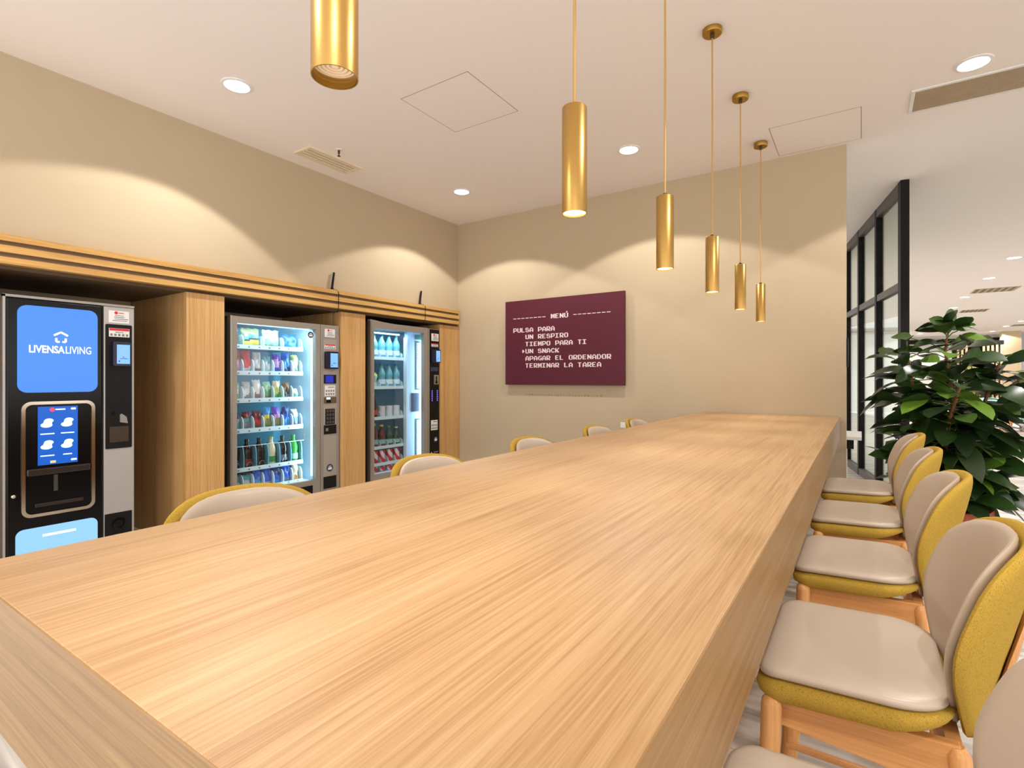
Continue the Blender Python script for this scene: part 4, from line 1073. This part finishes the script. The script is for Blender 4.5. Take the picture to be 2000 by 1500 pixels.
# ------------------------------------------------------------------ bar chairs
def chair():
    t = thing('bar_chair', 'x', 'chair', (0, 0, 0), 0, 'upholstered chairs along the right side of the table')
    # seat
    so_ = rrect(-0.140, 0.200, -0.22, 0.22, [0.10, 0.045, 0.045, 0.10], 8)
    si_ = rrect(-0.134, 0.193, -0.214, 0.214, [0.095, 0.042, 0.042, 0.095], 8)
    def dish(x, y): return 0.010 * (abs(y) / 0.22) ** 2 - 0.010 * (max(0, -x - 0.06) / 0.08) ** 2 + 0.010 * max(0, x) / 0.2
    obj('seat_shell', MB().pillow(so_, lambda u, v, h: (u, v, h + dish(u, v) + max(0.0, 0.648 - h) * 0.6 * (max(0.0, u - 0.02) / 0.18) ** 2 + max(0.0, 0.648 - h) * 0.35 * (max(0.0, -u - 0.06) / 0.08) ** 2), 0.578, 0.648, 9, 3.8), 'fabric_yellow', t, smooth=60, label='mustard fabric underside of the seat')
    obj('seat_pad', MB().pillow(si_, lambda u, v, h: (u, v, h + dish(u, v)), 0.634, 0.666, 9, 3.6), 'seat_leather', t, smooth=60, label='taupe leather seat pad')
    # back
    half = [(0.0, 0.560), (0.05, 0.563), (0.095, 0.585), (0.140, 0.628), (0.178, 0.680), (0.206, 0.726), (0.222, 0.772), (0.226, 0.812), (0.220, 0.858), (0.209, 0.906), (0.182, 0.943), (0.138, 0.967), (0.075, 0.979)]
    ol = [(-y, z) for y, z in reversed(half[1:])] + half + [(0, 0.981)]
    # resample smoothly
    def chaikin(p):
        q = []
        for i in range(len(p)):
            a, b2 = p[i], p[(i + 1) % len(p)]
            q.append((a[0] * 0.75 + b2[0] * 0.25, a[1] * 0.75 + b2[1] * 0.25)); q.append((a[0] * 0.25 + b2[0] * 0.75, a[1] * 0.25 + b2[1] * 0.75))
        return q
    ol = chaikin(ol)
    def inset(p, d):
        c = (0, 0.79)
        o_ = []
        for y, z in p:
            L_ = math.hypot(y, z - c[1]); k = (L_ - d) / L_
            o_.append((y * k, c[1] + (z - c[1]) * k))
        return o_
    def bx(y, z, h):
        v = (z - 0.55) / 0.43
        x = 0.212 + 0.084 * v + 0.016 * v * v - 1.75 * y * y
        nx, ny = 1.0, 3.5 * y
        L_ = math.hypot(nx, ny)
        return (x + h * nx / L_, y + h * ny / L_, z - 0.15 * h)
    obj('back_shell', MB().pillow(ol, bx, -0.004, 0.034, 8, 3.0), 'fabric_yellow', t, smooth=60, label='mustard fabric back shell')
    obj('back_pad', MB().pillow(inset(ol, 0.011), bx, -0.024, 0.006, 8, 2.6, crown=0.0), 'seat_leather', t, smooth=60, label='taupe leather back pad')
    # plywood back support
    sp = [(-0.10, 0.53), (0.10, 0.53), (0.118, 0.62), (0.115, 0.74), (0.09, 0.80), (0.05, 0.825), (-0.05, 0.825), (-0.09, 0.80), (-0.115, 0.74), (-0.118, 0.62)]
    sp = chaikin(sp)
    obj('back_support', MB().pillow(sp, lambda y, z, h: (lambda q: (q[0] + 0.036, q[1], q[2]))(bx(y * 1.0, z, h)), 0.0, 0.014, 4, 4.0), 'beech_z', t, smooth=50, label='curved beech back support')
    # legs
    for s in (-1, 1):
        y = s * 0.196
        obj('leg', MB().tube([(-0.140, y * 1.06, 0.0), (-0.116, y * 1.05, 0.30), (-0.107, y * 1.05, 0.588), (-0.107, y * 1.05, 0.600), (-0.107, y * 1.05, 0.607), (-0.107, y * 1.05, 0.610)], [0.013, 0.017, 0.0200, 0.0185, 0.013, 0.005], 16), 'beech_z', t, smooth=60)
        obj('leg', MB().tube([(0.265, s * 0.205, 0.0), (0.232, s * 0.19, 0.30), (0.196, s * 0.172, 0.585), (0.194, s * 0.172, 0.60)], [0.013, 0.017, 0.0195, 0.012], 16), 'beech_z', t, smooth=60)
        obj('side_rail', MB().prism([(-0.108, 0.598), (0.20, 0.604), (0.20, 0.512), (-0.108, 0.540)], lambda p, s=s: (p[0], s * 0.182, p[1]), lambda p, s=s: (p[0], s * 0.158, p[1])), 'beech_x', t, smooth=0, bevel=0.003)
        obj('stretcher', MB().tube([(-0.122, s * 0.196, 0.27), (0.233, s * 0.19, 0.27)], 0.0095, 10), 'beech_x', t)
    obj('front_rail', MB().box(-0.118, -0.096, -0.18, 0.18, 0.545, 0.598), 'beech_x', t, smooth=0)
    obj('rear_rail', MB().box(0.180, 0.204, -0.16, 0.16, 0.515, 0.600), 'beech_x', t, smooth=0)
    obj('footrest', MB().tube([(-0.132, -0.196, 0.20), (-0.132, 0.196, 0.20)], 0.0115, 10), 'beech_x', t)
    return t
ch0 = chair()
RX = -0.05
RL = ['nearest chair on the right of the table, cut off by the bottom right corner', 'second chair from the camera on the right side, its whole seat in view', 'middle chair on the right side of the table, beside the terracotta pot',
      'fourth chair on the right side, second from the beige wall', 'farthest chair on the right side, nearest the beige wall and the rubber plant']
for i, y in enumerate((0.735, 1.42, 2.14, 2.85, 3.565)):
    o = ch0 if i == 0 else dup(ch0)
    o.location = (RX, y, 0); o['label'] = RL[i]
LL = ['nearest chair on the left of the table, only its back top showing', 'second chair on the left, its back in front of the drinks machine', 'third chair on the left, its back below the left half of the menu board',
      'fourth chair on the left, its back below the right half of the menu board', 'farthest chair on the left, its back beside the wall socket']
for i, y in enumerate((0.765, 1.475, 2.225, 3.01, 3.70)):
    o = dup(ch0, (-1.10, y, 0), PI, LL[i], 'upholstered chairs along the left side of the table')

# ------------------------------------------------------------------ rubber plant
def leaf(mb, base, d, up, L_, W_, droop, tone):
    d = d.normalized(); side = d.cross(up).normalized(); nrm = side.cross(d).normalized()
    NL = 7
    wid = [0.10, 0.62, 0.92, 1.0, 0.88, 0.6, 0.0]
    n0 = len(mb.v)
    for i in range(NL):
        s_ = i / (NL - 1)
        c = base + d * (L_ * s_) - Vector((0, 0, 1)) * (droop * L_ * s_ * s_)
        ww = W_ * 0.5 * wid[i]
        for k in (-1, 0, 1):
            mb.v.append(tuple(c + side * (k * ww) + nrm * (0.16 * abs(k) * ww)))
            mb.tone.append(tone)
    for i in range(NL - 1):
        for k in range(2):
            a = n0 + i * 3 + k
            mb.f.append((a, a + 1, a + 4, a + 3)); mb.mi.append(0)
def rubber_plant():
    P = Vector((0.46, 4.48, 0))
    t = thing('rubber_plant', 'big leafy rubber plant in a terracotta pot beside the beige wall', 'plant', P)
    pr = [(0.19, 0.0), (0.235, 0.36), (0.245, 0.40), (0.245, 0.435), (0.205, 0.435), (0.20, 0.36)]
    obj('pot', MB().lathe(pr, n=10, cap=False), 'terracotta', t, smooth=0, label='terracotta-coloured faceted pot')
    obj('soil', MB().lathe([(0.205, 0.355), (0.205, 0.375), (0.1, 0.385)], n=16), 'soil', t)
    rnd = random.Random(11)
    stems = [[(0.02, 0.0, 0.36), (0.04, -0.03, 0.8), (0.03, -0.02, 1.2), (0.0, 0.0, 1.45), (0.02, 0.01, 1.62)],
             [(-0.06, 0.04, 0.36), (-0.10, 0.02, 0.8), (-0.16, 0.0, 1.15), (-0.20, 0.0, 1.42)],
             [(0.08, 0.05, 0.36), (0.13, 0.04, 0.75), (0.20, 0.06, 1.1), (0.27, 0.05, 1.36)],
             [(0.0, -0.07, 0.36), (-0.02, -0.13, 0.7), (0.0, -0.18, 1.0), (0.05, -0.2, 1.22)]]
    for s in stems:
        obj('stem', MB().tube(s, [0.017 - 0.003 * i for i in range(len(s))], 10), 'bark', t, smooth=60)
    mb = MB(); mb.tone = []
    def env(z):
        ks = [(0.42, 0.42), (0.60, 0.50), (0.75, 0.46), (0.95, 0.47), (1.2, 0.52), (1.4, 0.46), (1.55, 0.30), (1.68, 0.16), (1.8, 0.05)]
        for (a, ra), (b2, rb) in zip(ks[:-1], ks[1:]):
            if z <= b2: return ra + (rb - ra) * max(0, (z - a)) / (b2 - a)
        return 0.04
    for si, s in enumerate(stems):
        ang = rnd.uniform(0, 6)
        zlo, zhi = (0.46, s[-1][2])
        z = zlo
        while z < zhi + 0.02:
            for a, b2 in zip(s[:-1], s[1:]):
                if a[2] <= z <= b2[2] + 0.03:
                    f_ = (z - a[2]) / (b2[2] - a[2]); break
            c = Vector((a[0] + (b2[0] - a[0]) * f_, a[1] + (b2[1] - a[1]) * f_, z))
            ang += 2.399
            el = rnd.uniform(-0.35, 0.65) if z < 1.5 else rnd.uniform(0.2, 0.8)
            d = Vector((math.cos(ang) * math.cos(el), math.sin(ang) * math.cos(el), math.sin(el)))
            L_ = rnd.uniform(0.18, 0.25) if z < 1.42 else rnd.uniform(0.14, 0.19)
            reach = max(0.02, env(z) - L_ - math.hypot(c.x, c.y) * 0.6) * rnd.uniform(0.2, 1.0)
            b_ = c + d * reach
            mb.tone += []
            # petiole
            n0 = len(mb.v); mb.tube([c, c + d * reach * 0.5 + Vector((0, 0, 0.01)), b_], 0.0035, 5); mb.tone += [0.85] * (len(mb.v) - n0)
            tone = rnd.choice((0.1, 0.2, 0.3, 0.35, 0.45, 0.55, 0.7, 0.95)) + rnd.uniform(-0.08, 0.08)
            roll = rnd.uniform(-0.7, 0.7)
            up = Vector((math.sin(roll) * -math.sin(ang), math.sin(roll) * math.cos(ang), math.cos(roll)))
            leaf(mb, b_, d, up, L_, L_ * rnd.uniform(0.50, 0.62), rnd.uniform(0.1, 0.6), max(0, min(1, tone)))
            z += rnd.uniform(0.0085, 0.0145)
    # crown leaves
    for (dx, dy, dz, L_) in ((0.05, -0.1, 1.0, 0.15), (-0.7, -0.5, 0.5, 0.16), (0.8, 0.5, 0.25, 0.17), (-0.4, 0.4, 0.7, 0.13), (0.5, -0.6, 0.1, 0.15), (0.1, -0.9, 0.2, 0.14)):
        leaf(mb, Vector((0.02, 0.01, 1.61)), Vector((dx, dy, dz)), Vector((0.55, -0.8, 0.3)), L_, L_ * 0.55, 0.15, rnd.uniform(0.4, 0.9))
    # the branch reaching into the lobby view
    br = [(0.25, 0.05, 1.16), (0.36, 0.14, 1.24), (0.47, 0.22, 1.33)]
    obj('stem', MB().tube(br, 0.007, 8), 'bark', t, smooth=60)
    for k in range(9):
        a = k * 2.4; el = 0.5
        leaf(mb, Vector(br[2]) + Vector((0, 0, -0.02 * k)), Vector((math.cos(a), math.sin(a) * 0.7, 0.35 - 0.06 * k)), Vector((0.1, -0.3, 1)), 0.11, 0.058, 0.25, rnd.uniform(0.4, 1.0))
    fo = obj('foliage', mb, 'leaf_green', t, smooth=70)
    return t
rubber_plant()

# ------------------------------------------------------------------ glass partition
A = Vector((0.348, 6.52)); B = Vector((-0.177, 9.25))
dv = (B - A).normalized(); nv = Vector((-dv.y, dv.x))
gp_ = thing('glass_partition', 'black-framed glass partition standing behind the beige wall', 'glass partition', (A.x, A.y, 0))
def along(s0, s1, th, z0, z1):
    mb = MB()
    c = [A + dv * s0 - nv * th, A + dv * s1 - nv * th, A + dv * s1 + nv * th, A + dv * s0 + nv * th]
    mb.add([(p.x, p.y, z0) for p in c] + [(p.x, p.y, z1) for p in c], [(0, 3, 2, 1), (4, 5, 6, 7), (0, 1, 5, 4), (1, 2, 6, 5), (2, 3, 7, 6), (3, 0, 4, 7)])
    return mb
Ltot = (B - A).length
posts = [(0.0, 0.095), (0.955, 0.075), (1.875, 0.075), (2.74, 0.075), (3.65, 0.075)]
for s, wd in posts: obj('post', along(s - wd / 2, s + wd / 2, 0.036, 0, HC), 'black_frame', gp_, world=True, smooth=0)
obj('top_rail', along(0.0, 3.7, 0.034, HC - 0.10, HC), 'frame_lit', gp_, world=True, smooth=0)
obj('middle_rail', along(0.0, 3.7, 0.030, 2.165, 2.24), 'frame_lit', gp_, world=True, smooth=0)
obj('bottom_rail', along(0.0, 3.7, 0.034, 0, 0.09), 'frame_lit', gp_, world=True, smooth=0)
for (s0, w0_), (s1, w1_) in zip(posts[:-1], posts[1:]):
    for z0, z1 in ((0.09, 2.165), (2.24, HC - 0.10)):
        obj('pane', along(s0 + w0_ / 2, s1 - w1_ / 2, 0.005, z0, z1), 'partition_glass', gp_, world=True, smooth=0)
# white desk behind the wall
dk_ = thing('white_desk', 'white desk corner showing behind the end of the beige wall', 'desk', (-0.6, 6.0, 0))
obj('desk_top', MB().box(-1.2, 0.0, 5.67, 6.3, 0.715, 0.745), 'paint_white', dk_, world=True, smooth=0, bevel=0.002)
for x, y in ((-0.14, 5.72), (-0.14, 6.25), (-1.15, 5.72), (-1.15, 6.25)):
    obj('leg', MB().box(x - 0.02, x + 0.02, y - 0.02, y + 0.02, 0, 0.715), 'paint_white', dk_, world=True, smooth=0)
obj('modesty_clip', MB().box(-0.125, -0.06, 5.70, 5.74, 0.63, 0.715), 'black_plastic', dk_, world=True, smooth=0)

# ------------------------------------------------------------------ lobby furniture
sf = thing('lobby_sofa', 'pale teal sofa on a wooden frame in the far lobby', 'sofa', (3.35, 17.6, 0), math.radians(-24))
obj('frame', MB().box(-1.1, 0.95, -0.42, 0.42, 0.20, 0.26), 'sofa_wood', sf, smooth=0)
for x in (-1.05, -0.2, 0.9):
    for y in (-0.38, 0.38): obj('leg', MB().tube([(x, y, 0), (x, y, 0.2)], [0.025, 0.035], 10), 'sofa_wood', sf)
def cushion(name, x0, x1, y0, y1, z0, z1, r):
    obj(name, MB().box(x0, x1, y0, y1, z0, z1), 'sofa_teal', sf, smooth=40, bevel=r, seg=4)
cushion('seat_cushion', -0.8, 0.0, -0.42, 0.30, 0.26, 0.44, 0.05)
cushion('seat_cushion', 0.0, 0.8, -0.42, 0.30, 0.26, 0.44, 0.05)
cushion('backrest', -1.0, 0.9, 0.26, 0.46, 0.30, 0.78, 0.09)
cushion('armrest', 0.78, 1.0, -0.42, 0.42, 0.26, 0.66, 0.09)
cushion('armrest', -1.1, -0.8, -0.42, 0.42, 0.26, 0.66, 0.09)
lt = thing('coffee_table', 'low orange-toned wooden table in front of the teal sofa', 'table', (2.45, 16.6, 0))
obj('table_top', MB().box(-0.35, 0.35, -0.35, 0.35, 0.26, 0.30), 'sofa_wood', lt, smooth=0)
for x in (-0.3, 0.3):
    for y in (-0.3, 0.3): obj('leg', MB().tube([(x, y, 0), (x, y, 0.26)], [0.02, 0.028], 10), 'sofa_wood', lt)
sc_ = thing('slatted_screen', 'dark framed screen of pale slats far back in the lobby', 'screen', (3.75, 27.6, 0))
fr_ = MB().box(3.05, 4.6, 27.55, 27.7, 2.62, 2.78); fr_.box(3.05, 3.16, 27.55, 27.7, 0, 2.62); fr_.box(3.62, 3.86, 27.5, 27.75, 0, 2.78)
obj('frame', fr_, 'black_frame', sc_, world=True, smooth=0)
k = 0
for x in [3.2 + 0.13 * i for i in range(11)]:
    if 3.55 < x < 3.9: continue
    obj('slat', MB().box(x, x + 0.07, 27.58, 27.66, 0, 2.62), 'column_beige', sc_, world=True, smooth=0)
obj('backing', MB().box(3.05, 4.6, 27.72, 27.76, 0, 2.62), mat('backing_brown', (70, 46, 34), 0.8), sc_, world=True, smooth=0)
bk = thing('display_shelf', 'lime-backed display shelf of bottles in the far lobby', 'shelf', (3.55, 25.6, 0))
sh = MB().box(3.1, 3.95, 25.6, 25.64, 0.55, 1.85)
obj('back_panel', sh, 'shelf_lime', bk, world=True, smooth=0)
for zz in (0.55, 1.0, 1.42): obj('board', MB().box(3.1, 3.95, 25.35, 25.6, zz, zz + 0.03), 'column_beige', bk, world=True, smooth=0)
for x in (3.1, 3.92): obj('upright', MB().box(x, x + 0.03, 25.35, 25.64, 0, 1.88), 'column_beige', bk, world=True, smooth=0)
for r_, zz in enumerate((0.585, 1.035, 1.455)):
    for k in range(5):
        setp(obj('shelf_bottle', MB().lathe([(0.045, 0), (0.045, 0.16), (0.018, 0.22), (0.018, 0.28)], n=10), mat('bottle_brown', (60, 34, 26), 0.3), loc=(3.22 + 0.15 * k, 25.48, zz)),
             'small brown bottle, %s from left on the %s board of the lime shelf' % (ORD[k], ('lowest', 'middle', 'highest')[r_]), 'bottle', 'bottles on the lime shelf')
cl_ = obj('square_column', MB().box(4.85, 5.42, 29.3, 29.9, 0, HC), 'column_beige', smooth=0)
setp(cl_, 'beige square column at the far right of the lobby', 'column')
cu = MB()
pts = []
for i in range(80):
    x = 5.5 + 0.05 * i
    pts.append((x, 30.3 + 0.07 * math.sin(i * 0.9)))
for i in range(79):
    cu.add([(pts[i][0], pts[i][1], 0.05), (pts[i + 1][0], pts[i + 1][1], 0.05), (pts[i + 1][0], pts[i + 1][1], HC), (pts[i][0], pts[i][1], HC),
            (pts[i][0], pts[i][1] + 0.02, 0.05), (pts[i + 1][0], pts[i + 1][1] + 0.02, 0.05), (pts[i + 1][0], pts[i + 1][1] + 0.02, HC), (pts[i][0], pts[i][1] + 0.02, HC)], [(0, 1, 2, 3), (7, 6, 5, 4)])
setp(obj('curtain', cu, 'curtain', smooth=60), 'pale grey curtain at the right end of the far lobby', 'curtain')
